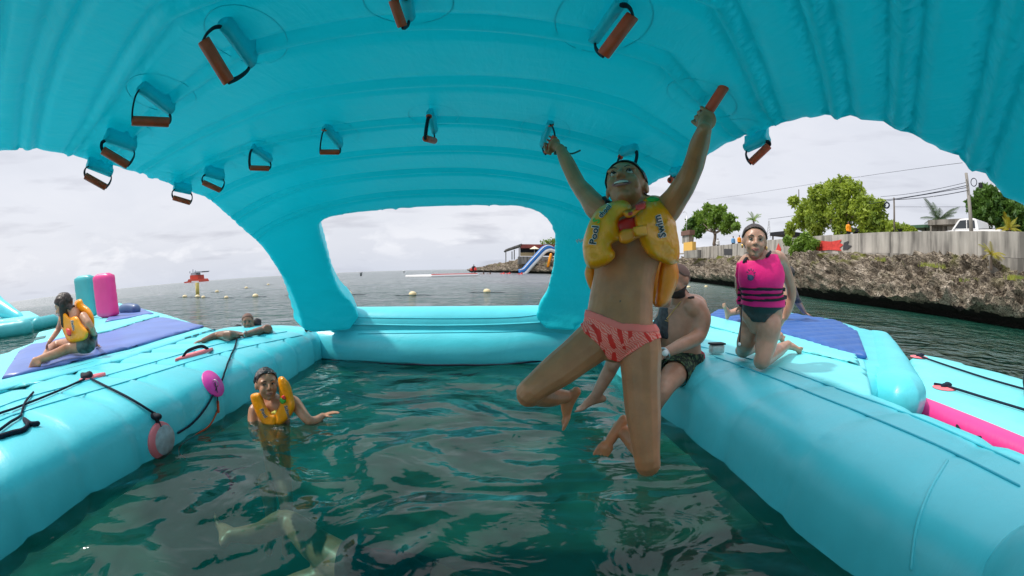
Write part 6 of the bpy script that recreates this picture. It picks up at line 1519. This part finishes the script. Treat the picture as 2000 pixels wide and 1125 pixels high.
prism('superstructure', [(371, 545), (371, 538), (386, 537), (387, 545)], D_+3, 12, RD, VS); prism('white_stripe', [(374, 549), (388, 548.5), (388, 551), (374, 551.5)], D_-.4, .5, M['white'], VS)
prism('bridge', [(372, 538), (373, 533), (383, 533), (384, 538)], D_+4, 8, WG_, VS); prism('helideck', [(378, 533), (380, 530.5), (395.5, 529.5), (393, 532)], D_+1, 14, WG_, VS)
for x_, y_ in ((376, 526), (381, 528), (370, 530)): prism('mast', [(x_, 534), (x_, y_), (x_+.9, y_), (x_+.9, 534)], D_+5, .8, WG_, VS)
# white raft with people
WR = atz(886, 540.5); RW = empty('white_swim_raft', tuple(WR), 'long low white floating raft on the sea with people at its right end', 'raft')
a, b = atz(843, 541.2), atz(932, 538.8); u = (b-a).normalized(); vv = Vector((-u.y, u.x, 0))
for (p_, q_, z_) in ((a, b, .12), (a+vv*7, b+vv*5, .12), (a, a+vv*7, .12), (b, b+vv*5, .12)):
    bm = bmesh.new(); tube(bm, [Vector((p_.x, p_.y, z_)), Vector((q_.x, q_.y, z_))], .20, 12); obj('side_tube', bm, M['white'], RW)
bm = bmesh.new(); tube(bm, [Vector((a.x, a.y, .37)), Vector((b.x, b.y, .36))], .06, 6); obj('red_line', bm, M['red'], RW)
for k, (x_, c_) in enumerate(((921, 'red'), (925, 'black'), (928, 'red'))):
    p_ = atz(x_, 538.8); f_ = figure(['person in red sitting at the left of three on the white raft', 'person in black standing between the two in red on the raft', 'person in red at the right end of the white raft'][k], Vector((p_.x, p_.y+.5, .2)), [1.2, 1.6, 1.3][k], M[c_], M['black'], 'people on the white raft')
HG = 'swimmers off the headland'
for x_, y_, c_, lab in ((944.5, 535, 'hair', 'dark haired swimmer nearest the white raft'), (957.5, 534.8, 'hair', 'dark haired swimmer right of the first one'), (984, 534.6, 'red', 'swimmer in red left of the slide'), (995.5, 534.4, 'red', 'smaller swimmer in red close to the slide'), (1019, 535.2, 'red', 'swimmer in red at the foot of the slide')):
    p_ = atz(x_, y_+.4); s = Person(lab, SK, HG); s.blob(p_+Vector((0, 0, .22)), (.17, .18, .22)); s.torso([(p_-Vector((0, 0, .5)), .3, .2), (p_+Vector((0, 0, -.05)), .32, .2)], (1, 0, 0), 2)
    s.limb([p_+Vector((-.3, 0, 0)), p_+Vector((-.7, -.1, .05))], [.1, .07], 8, 2); s.build(.05, tuple(p_), 1); s.shell(s.co[:, 2] > (.2 if c_ == 'hair' else -.1), .03, 'hair' if c_ == 'hair' else 'swim_vest', M[c_], .02)
    if c_ == 'red': s.shell(s.co[:, 2] > .28, .05, 'hair', M['hair'], .02)
